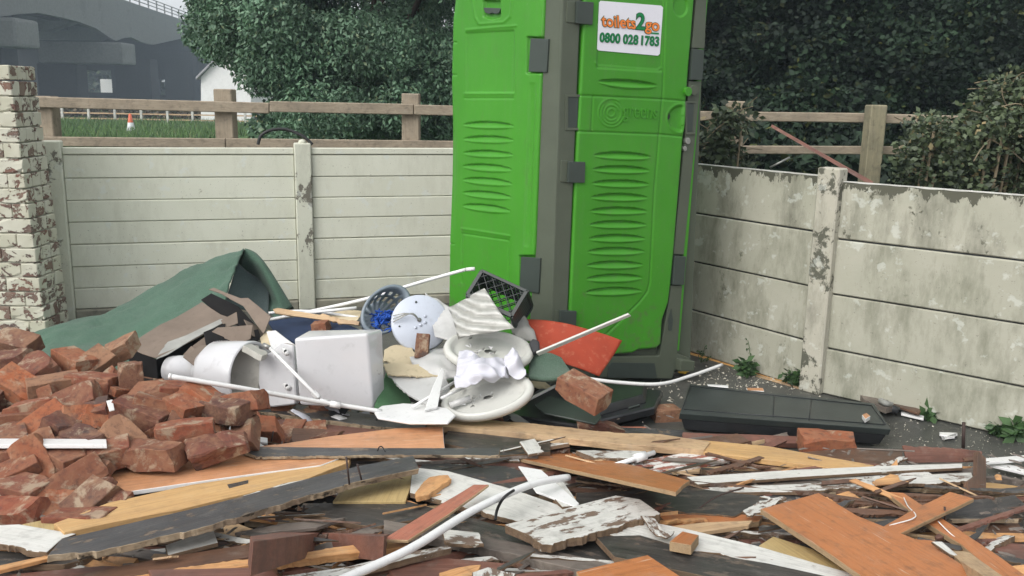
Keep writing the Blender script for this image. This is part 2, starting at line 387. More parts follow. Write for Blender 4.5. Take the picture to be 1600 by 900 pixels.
def brickmat(name, paint):
    m, t, b = newmat(name); N = NT(t); v = N.coord(); oi = N.n('ShaderNodeObjectInfo')
    base = N.ramp(oi.outputs['Random'], [(0, (.235, .07, .038)), (.2, (.10, .05, .04)), (.4, (.31, .10, .045)), (.6, (.15, .08, .055)), (.8, (.21, .08, .045)), (1, (.27, .155, .095))])
    n1 = N.noise(v, 14, 6, .65); base = N.mix(N.thr(n1, .42, .66), base, N.mix(.55, base, (.30, .17, .10)))
    n2 = N.noise(v, 40, 5, .7); base = N.mix(N.math('MULTIPLY', N.thr(n2, .5, .68), .6), base, (.07, .035, .03))
    lim = N.noise(v, 9, 7, .7, .4); base = N.mix(N.math('MULTIPLY', N.thr(lim, .54, .62), .75), base, (.34, .27, .19))
    soot = N.noise(v, 6, 5, .6); base = N.mix(N.math('MULTIPLY', N.thr(soot, .62, .7), .7), base, (.05, .045, .045))
    h = N.math('ADD', N.math('MULTIPLY', n1, .7), N.math('MULTIPLY', n2, .5))
    if paint:
        fn = N.noise(N.coord((1, 1, 1.3)), 9, 8, .7, .5); fm = N.thr(fn, .525, .54)
        pc = N.mix(N.thr(N.noise(v, 3, 3), .4, .6), (.48, .47, .37), (.56, .55, .46))
        dk = N.mix(.5, base, (.11, .10, .10))
        base = N.mix(fm, pc, dk); h = N.math('SUBTRACT', N.math('MULTIPLY', h, .4), N.math('MULTIPLY', fm, .8))
    N.l(base, b.inputs['Base Color']); b.inputs['Roughness'].default_value = .85; b.inputs['Specular IOR Level'].default_value = .25
    N.bump(h, .8, .006, b); return m
M['brick'] = brickmat('old red brick', False); M['pbrick'] = brickmat('whitewashed brick', True)
M['mortar'] = plain('painted mortar', (.42, .41, .34), .9, .2, .2, .4, 40, .3)
def asphalt():
    m, t, b = newmat('wet dark yard concrete'); N = NT(t); v = N.coord(rnd=False)
    n1 = N.noise(v, 1.3, 6); n2 = N.noise(v, 60, 5, .8); n3 = N.noise(v, 5, 6, .7)
    col = N.mix(N.thr(n1, .35, .65), (.048, .05, .046), (.09, .09, .08)); col = N.mix(N.math('MULTIPLY', N.thr(n3, .52, .66), .5), col, (.17, .165, .14))
    col = N.mix(N.math('MULTIPLY', N.thr(n2, .6, .68), .4), col, (.26, .25, .22)); N.l(col, b.inputs['Base Color'])
    N.l(N.thr(n1, .0, 1.1), b.inputs['Roughness']); N.bump(n2, .6, .006, b); return m
M['asphalt'] = asphalt()
M['torn'] = wood('torn pale timber edge', (.26, .19, .12), (.42, .34, .24), (.16, .11, .08), .85, flake=(.05, .04, .03), fl=(.55, .6), gloss=.1)
M['chipboard'] = wood('chipboard edge', (.30, .20, .11), (.38, .27, .16), None, .85, gloss=.1)
M['rawbrown'] = wood('old raw timber edge', (.12, .075, .05), (.20, .14, .09), None, .85, flake=(.4, .38, .33), fl=(.6, .63), gloss=.1)
for a_, b_ in (('orange laminate', 'chipboard'), ('peach laminate', 'pvc'), ('red laminate', 'tan'), ('weathered grey board', 'torn'), ('blackened timber', 'rawbrown'), ('white painted timber', 'rawbrown'), ('flaking white timber', 'rawbrown')): EDGE[a_] = b_

def leafmat(name, c1, c2, c3, rough=.5, dark=.45):
    m, t, b = newmat(name); N = NT(t); g = N.n('ShaderNodeNewGeometry')
    col = N.ramp(g.outputs['Random Per Island'], [(0, c1), (.6, c2), (.93, c2), (1, c3)])
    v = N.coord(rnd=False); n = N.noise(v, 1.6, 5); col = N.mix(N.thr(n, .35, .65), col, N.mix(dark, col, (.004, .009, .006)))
    N.l(col, b.inputs['Base Color']); b.inputs['Roughness'].default_value = rough; b.inputs['Specular IOR Level'].default_value = .4
    return m
M['leaf_left'] = leafmat('grey green leaf', (.085, .165, .10), (.145, .26, .155), (.27, .33, .18), .55, dark=.6)
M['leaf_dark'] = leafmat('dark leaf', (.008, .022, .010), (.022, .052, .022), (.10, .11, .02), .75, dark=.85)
M['leaf_shrub'] = leafmat('bramble leaf', (.035, .05, .03), (.10, .135, .065), (.32, .24, .12), .5)
M['leaf_dry'] = leafmat('dry stalk leaf', (.10, .075, .05), (.19, .15, .10), (.13, .18, .07), .8)
M['leaf_weed'] = leafmat('weed leaf', (.04, .09, .03), (.06, .12, .04), (.1, .14, .05), .5)
M['bark'] = plain('dark bark', (.07, .055, .045), .9, .2, .2, .8, 30, .3)
M['twig'] = plain('pale dry twig', (.22, .18, .12), .9, .2, .2, .5, 30, .3)
M['grass'] = leafmat('field grass blade', (.06, .14, .03), (.11, .20, .05), (.22, .21, .10), .8)
M['field'] = plain('field soil and turf', (.07, .13, .04), .95, .3, .1, .5, 3, .3)
M['bridge'] = plain('viaduct concrete', (.165, .17, .165), .85, .15, .2, .3, .6, .35)
M['bridgedark'] = plain('viaduct concrete darkened as shade', (.035, .037, .04), .9, .2, .2, .3, .5, .3)  # shade under the deck is put into this darker copy of the concrete
M['bridgerail'] = plain('parapet metal', (.16, .16, .15), .6)
M['render'] = plain('white rendered wall', (.72, .72, .72), .8, .05, .2, .1, 5, .1)
M['slate'] = plain('roof edge', (.3, .3, .32), .7)
M['coneorange'] = plain('orange cone plastic', (.55, .11, .04), .5); M['conewhite'] = plain('white cone sleeve', (.72, .74, .76), .4)
M['chips'] = plain('pale rubble', (.48, .45, .38), .9, .3, .2, .5, 40, .3)
M['soil'] = plain('rubble dust darkened as gap shade', (.03, .025, .022), .95, .4, .1, .8, 30, .5, dirtc=(.12, .09, .07))  # kept this dark so its colour paints the shade in the heap's gaps
M['stickerwhite'] = plain('white sticker', (.74, .74, .80), .35, .02, .4, 0, 30, .05)
M['s_orange'] = plain('orange print', (.80, .22, .04), .4, .02, .4, 0); M['s_green'] = plain('green print', (.0, .20, .055), .4, .02, .4, 0)
M['s_dark'] = plain('dark outline print', (.02, .09, .035), .4, .02, .4, 0)
M['yellowleaf'] = plain('yellow leaf', (.6, .36, .03), .6)
# ------------------------------------------------------------------ ground
mesh_obj('ground', [(-400, -60, 0), (400, -60, 0), (400, 700, 0), (-400, 700, 0)], [(0, 1, 2, 3)], M['asphalt'])['kind'] = 'structure'
A0 = Vector((-3.22, 6.33, 0)); Ad = Vector((math.cos(R(16)), math.sin(R(16)), 0))
CORNER = Vector((.10, 7.28, 0))
B1 = Vector((1.14, 5.82, 0)); 
BP = H(1272, 612, 0); BE = H(1600, 688, 0)
Bd1 = (BP - CORNER).normalized(); Bd2 = (BE - BP).normalized()
An = Vector((Ad.y, -Ad.x, 0))     # towards the camera
fieldpts = [(-400, 5.2, .004), (A0.x - 1, A0.y + .2, .004), (CORNER.x, CORNER.y + .3, .004), (BP.x + .2, BP.y + .2, .004), (3.2, 4.2, .004), (400, 4.0, .004), (400, 690, .004), (-400, 690, .004)]
mesh_obj('field', fieldpts, [tuple(range(8))], M['field'])['kind'] = 'structure'
# ------------------------------------------------------------------ wall A (left, ribbed concrete boards)
def zA(px, py):
    return hit(px, py, A0, An).z
zl = [(zA(490, a) + zA(110, b)) / 2 for a, b in ((233, 227.6), (244, 240.4), (278, 276.6), (310, 312.5), (341.5, 346.7), (373, 383.5), (405, 418), (436, 452.8), (466, 484.8))]
print('wallA z', [round(z, 3) for z in zl])
def tA(px, py=350):
    return (hit(px, py, A0, An) - A0).dot(Ad)
wallA = empty('concrete_fence', A0, 'cream painted concrete fence of ribbed boards between posts, left of the green toilet cabin', 'concrete fence')
def wbox(name, t0, t1, z0, z1, y0, y1, org, d, n, mat, parent, bev=.004):
    c = [org + d * t + n * y + Vector((0, 0, z)) for (t, y, z) in ((t0, y0, z0), (t1, y0, z0), (t1, y1, z0), (t0, y1, z0), (t0, y0, z1), (t1, y0, z1), (t1, y1, z1), (t0, y1, z1))]
    xd = d; Mx = frame_from(d, n, org + d * ((t0 + t1) / 2) + Vector((0, 0, (z0 + z1) / 2)))
    Mx = Matrix((d, -n, Vector((0, 0, 1)))).transposed().to_4x4() if False else Matrix.Translation(org + d * ((t0 + t1) / 2) + Vector((0, 0, (z0 + z1) / 2))) @ Matrix.Rotation(math.atan2(d.y, d.x), 4, 'Z')
    bm = bmesh.new(); vs = [bm.verts.new(v) for v in c]
    for f in HEXF: bm.faces.new([vs[i] for i in f])
    bmesh.ops.recalc_face_normals(bm, faces=bm.faces); bevel(bm, bev, 1)
    return bm_obj(name, bm, mat, parent, False, Mx)
tp = [tA(92), tA(476)]; tend = (CORNER - A0).dot(Ad)
pw = .062
for i, t in enumerate(tp + [tend]):
    p = wbox('post', t - pw, t + pw, 0, zl[0] + (.035 if i else .045), -.06, .045, A0, Ad, An, M['wallA_post'], wallA, .008)
    if i == 1:
        bm = bmesh.new(); bmesh.ops.create_icosphere(bm, subdivisions=2, radius=.03, matrix=Matrix.Translation(A0 + Ad * t + Vector((0, 0, zl[0] + .04))) @ Matrix.Diagonal((1, 1, .8, 1)))
        bm_obj('post_cap', bm, M['wallA_post'], wallA, True)
bays = [(tp[0] - 2.0, tp[0] - pw), (tp[0] + pw, tp[1] - pw), (tp[1] + pw, tend - pw)]
for (t0, t1) in bays:
    for i in range(8):
        proud = .012 if i == 0 else (.006 if i % 2 else .003)
        gap = .003 if i not in (0, 4) else .006
        wbox('board', t0 + .002, t1 - .002, zl[i + 1] + gap, zl[i] - .001, -.03, .004 + proud, A0, Ad, An, M['wallA'], wallA, .005)
    wbox('backing', t0, t1, zl[8] - .01, zl[0] - .01, -.034, -.006, A0, Ad, An, M['mortar'], wallA, 0)
    wbox('footing', t0, t1, -.01, zl[8] - .002, -.05, .03, A0, Ad, An, M['footing'], wallA, .01)
# ------------------------------------------------------------------ wall B (right)
wallB = empty('concrete_fence', BP, 'dirty flaking concrete board fence right of the green cabin, stepping down behind its post', 'concrete fence')
def Bn(d): return Vector((d.y, -d.x, 0)) if Vector((d.y, -d.x, 0)).dot(CO - BP) > 0 else Vector((-d.y, d.x, 0))
def zB(px, py, d): return hit(px, py, BP, Bn(d)).z
n1, n2 = Bn(Bd1), Bn(Bd2)
z1 = [(zB(1100, a, Bd1) + zB(1262, b, Bd1)) / 2 for a, b in ((262, 267), (341, 354), (418, 440), (497, 524))]
z2 = [(zB(1320, a, Bd2) + zB(1590, b, Bd2)) / 2 for a, b in ((286, 302), (375, 407), (463, 505), (548, 605))]
print('wallB z', [round(z, 3) for z in z1], [round(z, 3) for z in z2])
L1 = (BP - CORNER).length
def wallB_bay(org, d, n, t0, t1, zz):
    zz = zz + [0]
    for i in range(4):
        wbox('board', t0, t1, max(0, zz[i + 1]) + .006, zz[i] - .003, -.03, [.004, .010, .006, .010][i], org, d, n, M['wallB_top'] if i == 0 else M['wallB'], wallB, .006)
    wbox('backing', t0, t1, 0, zz[0] - .012, -.034, -.008, org, d, n, M['bridgedark'], wallB, 0)
    # chipped pale rim along the top edge
    V = []; F = []; k = int((t1 - t0) / .02)
    for j in range(k + 1):
        t = t0 + (t1 - t0) * j / k; a = noise.noise(Vector((t * 9, 3, zz[0]))) * .006
        for (y, z) in ((-.028, 0), (.004 + a * .3, 0), (.005 + a * .3, -.004 - abs(a) * 1.2), (-.028, -.004)):
            V.append(org + d * t + n * y + Vector((0, 0, zz[0] + .002 + z)))
    for j in range(k):
        for q in range(4):
            q2 = (q + 1) % 4; F.append((j * 4 + q, (j + 1) * 4 + q, (j + 1) * 4 + q2, j * 4 + q2))
    mesh_obj('rim', V, F, M['copeline'], wallB)
wallB_bay(BP, Bd1, n1, -L1, -.06, z1)
wallB_bay(BP, Bd2, n2, .05, 1.9, z2)
wbox('post', -.075, .055, 0, z1[0] + .05, -.05, .05, BP, ((Bd1 + Bd2) / 2).normalized(), ((n1 + n2) / 2).normalized(), M['postB'], wallB, .008)
wbox('post', 1.9, 2.02, 0, z2[0] + .05, -.05, .05, BP, Bd2, n2, M['wallA_post'], wallB, .008)
# ------------------------------------------------------------------ brick pillar
PD = 5.72
pil = empty('brick_pillar', D(30, 500, PD), 'flaking whitewashed brick pillar at the left end of the cream fence', 'brick pillar')
pil.location.z = 0; pil.matrix_world = Matrix.Translation(pil.location)
zt = D(20, 101, PD).z; CH = .0965
xr0 = D(88, 520, PD).x; pyaw = R(2)
ncs = int(zt / CH) + 1
rb = random.Random(3)
def brick_mesh(nm, L, W, Hh, seed, chip=.004, cuts=3, brk=None, bev=.006):
    bm = box_bm(L, W, Hh)
    bevel(bm, bev, 1)
    bmesh.ops.subdivide_edges(bm, edges=[e for e in bm.edges if e.calc_length() > .02], cuts=cuts, use_grid_fill=True)
    if brk:
        for (a, b_, c_, off) in brk:
            nn = Vector((a, b_, c_)).normalized()
            r = bmesh.ops.bisect_plane(bm, geom=bm.verts[:] + bm.edges[:] + bm.faces[:], plane_co=nn * off, plane_no=nn, clear_outer=True)
            ed = [e for e in r['geom_cut'] if isinstance(e, bmesh.types.BMEdge)]
            if ed:
                f = bmesh.ops.holes_fill(bm, edges=ed, sides=0)
                bmesh.ops.triangulate(bm, faces=[x for x in f['faces']])
                ff = [x for x in bm.faces if len(x.verts) == 3]
                bmesh.ops.subdivide_edges(bm, edges=list({e for x in ff for e in x.edges if e.calc_length() > .025}), cuts=1)
    bmesh.ops.triangulate(bm, faces=bm.faces)
    o = Vector((seed * 3.7, seed * 1.3, 0))
    for v in bm.verts:
        p = v.co.copy()
        v.co += Vector([noise.noise(p * 18 + o + Vector((k * 9, 0, 0))) for k in range(3)]) * chip + Vector([noise.noise(p * 55 + o + Vector((k * 5, 2, 0))) for k in range(3)]) * chip * .5
        # rounded, broken corners
        q = Vector((abs(p.x) / L, abs(p.y) / W, abs(p.z) / Hh)) * 2
        if q.x + q.y + q.z > 2.8 and noise.noise(p * 9 + o) > .1: v.co -= Vector((p.x / L, p.y / W, p.z / Hh)) * .030 * (noise.noise(p * 9 + o) + .2)
    me = bpy.data.meshes.new(nm); bm.to_mesh(me); bm.free(); return me
pvar = {w_: [brick_mesh('pillar brick', w_, .10, CH - .007, i + 3, .0025, 2, bev=.005) for i in range(3)] for w_ in (.105, .215)}
for me in [m for l in pvar.values() for m in l]: me.materials.append(M['pbrick'])
def add_part(name, me, parent, Mw):
    o = bpy.data.objects.new(name, me); link(o); o.parent = parent; o.matrix_local = PW(parent).inverted() @ Mw; return o
for i in range(ncs):
    z = zt - CH * (i + .5)
    if z < .03: break
    # the pillar is narrower at its top four courses
    xr = xr0 - .065 - .085 * z / zt
    seq = [.215, .105, .215] if i % 2 == 0 else [.105, .215, .105, .215]
    x = xr
    for j, w_ in enumerate(seq):
        me = pvar[w_][rb.randrange(3)]
        Mw = Matrix.Translation((x - w_ / 2, PD + .05 + rb.uniform(-.002, .002), z)) @ Matrix.Rotation(pyaw + rb.uniform(-.01, .01), 4, 'Z') @ Matrix.Rotation(rb.choice((0, math.pi)), 4, 'X')
        add_part('brick', me, pil, Mw); x -= w_ + .006
        if j == 0:   # right return of the pillar
            for y in (.16, .275):
                add_part('brick', pvar[.105][rb.randrange(3)], pil, Matrix.Translation((xr - .055, PD + y, z)) @ Matrix.Rotation(math.pi / 2, 4, 'Z'))
hexa('mortar_core', [(xr0 - .62, PD + .012, 0), (xr0 - .085, PD + .012, 0), (xr0 - .085, PD + .34, 0), (xr0 - .62, PD + .34, 0), (xr0 - .62, PD + .012, zt - .02 - CH), (xr0 - .175, PD + .012, zt - .02 - CH), (xr0 - .175, PD + .34, zt - .02 - CH), (xr0 - .62, PD + .34, zt - .02 - CH)], M['mortar'], pil, 0)
# ------------------------------------------------------------------ portable toilet
Q0, QR, QT = D(857, 612, 4.72), D(1084, 588, 5.16), D(884, -90, 4.70)
QS = D(699, 540, 5.42)
nF = (QR - Q0).cross(QT - Q0).normalized(); nF = nF if nF.dot(CO - Q0) > 0 else -nF
nS = (QS - Q0).cross(QT - Q0).normalized(); nS = nS if nS.dot(CO - Q0) > 0 else -nS
cab = empty('portable_toilet', Vector((Q0.x + .2, Q0.y + .45, 0)), 'lime green portable toilet cabin with grey frame, standing in the corner of the yard', 'portable toilet')
def fp(px, py, o=0): return hit(px, py, Q0, nF) + nF * o
def sp_(px, py, o=0): return hit(px, py, Q0, nS) + nS * o
TOPY = -95
# grey body: corner posts follow the leaning lines
fbl, ftl = fp(857, 606, -.03), fp(884, TOPY, -.03); fbr, ftr = fp(1084, 590, -.03), fp(1113, TOPY + 8, -.03)
inn = -nS * 0
sbl, stl = sp_(701, 560, -.03), sp_(713, TOPY + 20, -.03)
bbr = fbr + (sbl - fbl); btr = ftr + (stl - ftl)
fbl2 = fbl - nS * .03; ftl2 = ftl - nS * .03
for v in (fbl2, fbr, bbr, sbl): v.z = .05
hexa('cabin_frame', [fbl2, fbr, bbr, sbl, ftl2, ftr, btr, stl], M['cabgrey'], cab, .02, 3)
def strip_on(fn, name, outline, o0, o1, mat, parent, bev=.004, seg=2):
    bm = bmesh.new(); n = len(outline)
    a = [bm.verts.new(fn(x, y, o1)) for x, y in outline]; b_ = [bm.verts.new(fn(x, y, o0)) for x, y in outline]
    bm.faces.new(a); bm.faces.new(list(reversed(b_)))
    for i in range(n): bm.faces.new((a[(i + 1) % n], a[i], b_[i], b_[(i + 1) % n]))
    bmesh.ops.recalc_face_normals(bm, faces=bm.faces); bevel(bm, bev, seg)
    bmesh.ops.triangulate(bm, faces=[f for f in bm.faces if len(f.verts) > 4])
    return bm_obj(name, bm, mat, parent)
# corner column (front and side leaf)
strip_on(fp, 'corner_column', [(882, TOPY), (912, TOPY), (907, 0), (896, 268), (886, 500), (884, 600), (857, 606), (868, 300)], -.04, .004, M['cabgrey'], cab, .008)
strip_on(sp_, 'corner_column', [(857, TOPY), (884, TOPY), (870, 300), (857, 606), (826, 600), (829, 480), (838, 387), (849, 100)], -.04, .003, M['cabgrey'], cab, .008)
# height-field panels
def lin(y, pts): return np.interp(y, [p[0] for p in pts], [p[1] for p in pts])
def sstep(a, b, x): t = np.clip((x - a) / (b - a), 0, 1); return t * t * (3 - 2 * t)
def segd(X, Y, pts):
    d = np.full(X.shape, 1e9)
    for (x0, y0), (x1, y1) in zip(pts[:-1], pts[1:]):
        dx, dy = x1 - x0, y1 - y0; t = np.clip(((X - x0) * dx + (Y - y0) * dy) / (dx * dx + dy * dy), 0, 1)
        d = np.minimum(d, np.hypot(X - x0 - t * dx, Y - y0 - t * dy))
    return d
def groove(X, Y, pts, w=1.2): return np.exp(-(segd(X, Y, pts) / w) ** 2)
def lens(X, Y, xa, ya, xb, yb, up, dn, depth):
    """slot: overhanging dark upper half, upward facing lower lip"""
    t = (X - xa) / (xb - xa); inside = (t > 0) & (t < 1); tt = np.clip(t, 0, 1); s = np.sqrt(np.clip(1 - (2 * tt - 1) ** 2, 0, 1)) ** 1.2
    yc = ya + (yb - ya) * tt; u = (Y - yc)
    top = -up * s; bot = dn * s; span = np.maximum(bot - top, 1e-3); q = (u - top) / span
    g = np.interp(q, [0, .10, .8, 1], [0, -1, .42, 0])
    return np.where(inside & (q > 0) & (q < 1), depth * g * np.minimum(1, s * 1.3), 0)
def hpanel(name, p0, n, lf, rf, y0, bot, off, disp, mat, nu, nv, parent):
    u = np.concatenate([[0], np.linspace(0, 1, nu), [1]]); v = np.concatenate([[0], np.linspace(0, 1, nv), [1]])
    U, Vv = np.meshgrid(u, v)
    yb = np.interp(U, [a for a, b in bot], [b for a, b in bot]); Y = y0 + Vv * (yb - y0)
    X = lf(Y) + U * (rf(Y) - lf(Y))
    dd = disp(X, Y, U, Vv) + off
    ex = np.minimum(np.minimum(X - lf(Y), rf(Y) - X), yb - Y); dd = dd - .010 * (1 - np.sqrt(np.clip(ex / 3.0, 0, 1)))
    dd[0, :] = dd[-1, :] = -.03; dd[:, 0] = dd[:, -1] = -.03
    # rays
    cr = np.array(CR); dirs = np.stack([(X - 800) / FPX, -(Y - 450) / FPX, -np.ones_like(X)], -1) @ cr.T
    nn = np.array(n); co = np.array(CO); s = (np.array(p0) - co).dot(nn) / (dirs @ nn)
    P = co + dirs * s[..., None] + nn * dd[..., None]
    hN, wN = X.shape; idx = np.arange(hN * wN).reshape(hN, wN)
    F = np.stack([idx[:-1, :-1], idx[1:, :-1], idx[1:, 1:], idx[:-1, 1:]], -1).reshape(-1, 4)
    return np_obj(name, P.reshape(-1, 3), F, mat, parent, True)
dl = lambda y: lin(y, [(TOPY, 914.5), (0, 911), (40, 910), (268, 898), (480, 888.5), (620, 882)])
dr = lambda y: lin(y, [(TOPY, 1090), (0, 1083), (397, 1051), (440, 1047), (472, 1043), (499, 1033.5), (539, 1031), (560, 1029)])
def doordisp(X, Y, U, V):
    d = np.zeros_like(X)
    ribs = [(932, 127.5, 1025, 134, 6.5, 9)]
    f = [(925, 243, 1016, 246), (923.5, 265, 1014, 267), (922.5, 287, 1013, 288.5), (921, 308.5, 1011, 309.5), (919.5, 330, 1010, 330.5), (918.5, 351.5, 1008.5, 351.5), (917.5, 373, 1006.5, 373), (915.5, 393.5, 1005, 393), (914.5, 415, 1003, 414), (913.5, 436, 1002, 434), (912.5, 457, 1001, 454.5)]
    for (a, b_, c, e) in f: ribs.append((a, b_, c, e, 7.5, 6.5))
    for r in ribs: d += lens(X, Y, *r, .019)
    d -= .006 * groove(X, Y, [(905, 149), (1034, 155), (1068, 158)])
    d -= .006 * groove(X, Y, [(900, 205), (1030, 210), (1064, 213)])
    d -= .004 * groove(X, Y, [(924, 150), (922, 206)])
    d -= .005 * groove(X, Y, [(1041, TOPY), (1037, 20), (1033, 150), (1020, 300), (1013, 440), (1009, 455), (998, 470), (980, 488), (945, 522), (930, 545)], 1.3)
    # sunken sign field with its raised lip
    ins = sstep(929, 932, X - (100 - Y) * .03) * sstep(1034, 1031, X - (100 - Y) * .03) * sstep(108, 104, Y - (X - 930) * .06)
    d -= .007 * ins
    d += .003 * groove(X, Y, [(928, 98), (932, 103), (1026, 110), (1031, 106)], 1.6)
    # round boss upper right
    d += .0015 * np.sin(X * .9 + 3 * np.sin(Y * .01)) * 0
    r = np.hypot((X - 1061) / 11.5, (Y - 10) / 17); d -= .008 * sstep(1, .9, r)
    # swirl emblem
    cx, cy = 953, 176; rx, ry = 20, 22; rr = np.hypot((X - cx) / rx, (Y - cy) / ry); an = np.arctan2((Y - cy) / ry, (X - cx) / rx)
    for (ra, a0, a1) in ((1.0, .3, 5.4), (.78, -1.2, 3.9), (.55, .9, 6.0), (.28, -4, 4)):
        am = np.mod(an - a0, 2 * np.pi); msk = am < (a1 - a0)
        d += .0035 * np.exp(-((rr - ra) / .055) ** 2) * msk
    # handle scoop
    sc = ((X - 1062) / 22) ** 2 + ((Y - 185) / 22) ** 2
    d -= .012 * sstep(1.0, .55, sc) * (X < 1064)
    d += .003 * np.exp(-((np.sqrt(sc) - 1.02) / .07) ** 2) * (X < 1062)
    d += .012 * np.exp(-((X - 1066) / 5) ** 2) * np.exp(-((Y - 185) / 22) ** 4)
    d += .0012 * np.sin(Y * .02) * np.sin(U * 3)
    return d
door = hpanel('door', Q0, nF, dl, dr, TOPY, [(0, 556), (.45, 554), (.7, 551), (.76, 546), (.95, 544), (1, 536)], .014, doordisp, M['lime'], 150, 470, cab)
sl = lambda y: lin(y, [(TOPY, 712.5), (0, 710.5), (115, 707.5), (413, 704), (600, 701)])
sr = lambda y: lin(y, [(TOPY, 857), (0, 853), (100, 849), (387, 837.5), (480, 829), (620, 825)])
def sidedisp(X, Y, U, V):
    d = np.zeros_like(X)
    ribs = [(726, 197, 807, 198.5), (726, 218, 806.5, 220), (726, 240, 806, 243), (725.5, 260.5, 804, 266), (725.5, 281.5, 804, 288), (725, 302, 803, 309.5), (725, 322, 801, 330.5)]
    d += lens(X, Y, 726, 176 + 20, 807, 198, 7.5, 5.5, .017)
    for (a, b_, c, e) in ribs[1:]: d += lens(X, Y, a, b_, c, e, 7, 6, .017)
    d += .004 * groove(X, Y, [(732, 47), (809, 40.5)], 1.6) + .004 * groove(X, Y, [(729, 146.5), (805, 146.5)], 1.5)
    d -= .004 * groove(X, Y, [(729, 153.5), (805, 153.5)], 1.2)
    box = sstep(730, 732, X) * sstep(807.5, 805.5, X) * sstep(50, 53, Y + (X - 730) * .055) * sstep(146, 143.5, Y)
    d -= .006 * box
    d += .004 * groove(X, Y, [(725, 357), (799, 368.5)], 1.6); d -= .005 * groove(X, Y, [(724, 440), (725, 364.5), (798, 375), (797, 450)], 1.2)
    d += .004 * groove(X, Y, [(741, 0), (746, 28), (752, 38), (790, 35), (800, 26), (803, 0)], 1.8) + .002 * groove(X, Y, [(741, -60), (741, 0)], 1.8)
    d -= .022 * sstep(757, 759, X) * sstep(785.5, 783.5, X) * sstep(0, 1.5, Y) * sstep(32, 29, Y + np.abs(X - 771) * .3)
    # scalloped rear edge and the flute near the column
    for (a, b_, cxx) in ((-60, 30, 716), (125, 375, 712)):
        t = np.clip((Y - a) / (b_ - a), 0, 1); s = np.sin(np.pi * t) * ((Y > a) & (Y < b_)); d -= .014 * s * np.exp(-((X - cxx + 4) / 5.5) ** 2)
    d -= .006 * groove(X, Y, [(705, 66.5), (716, 66.5)], 1.2) + .006 * groove(X, Y, [(704, 117), (716, 117)], 1.2) + .004 * groove(X, Y, [(703, 380), (712, 381)], 1.2)
    t = np.clip((Y - 130) / 255, 0, 1); s = np.sin(np.pi * t) ** .4 * ((Y > 130) & (Y < 385)); cxx = 834 - (Y - 130) * .037
    d -= .010 * s * sstep(-5, -2, X - cxx) * sstep(8, 3, X - cxx)
    # hinge pockets
    d -= .020 * sstep(826, 828, X + Y * .01) * (sstep(57, 59, Y) * sstep(116, 114, Y)) * (X > 820)
    d -= .020 * sstep(813, 815, X) * (sstep(398, 400, Y) * sstep(460, 458, Y))
    return d
side = hpanel('side_panel', Q0, nS, sl, sr, TOPY, [(0, 560), (1, 600)], .014, sidedisp, M['lime'], 130, 470, cab)
# far right skin edge
eg = [fp(1106, TOPY, -.02), fp(1113, TOPY + 8, -.02), fp(1061, 548, -.02), fp(1056.5, 548, -.02)]
hexa('side_panel', [p + nF * .02 for p in eg] + [p - nF * .9 for p in eg], M['lime'], cab, .003)
# hinges
def hinge(fn, q, o1, mats='hinge', parent=cab, lines=0):
    h = strip_on(fn, 'hinge', q, -.006, o1, M[mats], parent, .003)
    return h
hg = [hinge(fp, [(898, 2), (924, 4), (922, 39), (897, 37)], .026), hinge(fp, [(885.5, 252), (911, 252.5), (910, 285), (884, 284.5)], .026), hinge(fp, [(872.5, 484), (897.5, 484.5), (896.5, 509), (872, 508)], .026),
      hinge(fp, [(1079, 76), (1097, 78), (1094, 125.5), (1075.5, 124.5)], .02), hinge(fp, [(1052, 399), (1069, 400), (1065.5, 444.5), (1048.5, 444)], .02),
      hinge(sp_, [(832, 60), (860, 61), (857, 113), (828.5, 112)], .014), hinge(sp_, [(817, 401), (847, 403), (844, 458), (814, 452)], .014)]
for (h, fn, a, b_) in ((hg[0], fp, (911, 5), (910, 38)), (hg[1], fp, (898.5, 254), (897, 284)), (hg[2], fp, (885, 486), (884.5, 508))):
    for k in range(7):
        y = a[1] + (b_[1] - a[1]) * (k + .5) / 7; x = a[0] + (b_[0] - a[0]) * (k + .5) / 7
        strip_on(fn, 'knuckle', [(x - .8, y - 1.2), (x + .8, y - 1.2), (x + .8, y + 1.2), (x - .8, y + 1.2)], .026, .029, M['cabgrey'], h, 0)
for (h, fn, x, y) in ((hg[5], sp_, 845, 86), (hg[6], sp_, 829, 427), (hg[3], fp, 1091, 101)):
    strip_on(fn, 'bolt', [(x + 1.5 * math.cos(k), y + 1.5 * math.sin(k)) for k in np.linspace(0, 5.5, 8)], .013, .0225, M['rubber'], h, 0)
# raised shelves behind the hinges on the column
for q in ([(853, 2), (898, 2), (897, 36), (852, 35)], [(850, 250), (886, 251), (885, 285), (848, 284)], [(832, 484), (873, 485), (872, 508), (830, 506)]):
    strip_on(fp, 'hinge_seat', [(max(x, lin(y, [(TOPY, 888), (0, 885), (600, 862)])), y) for x, y in q], .0, .009, M['cabgrey'], cab, .003)
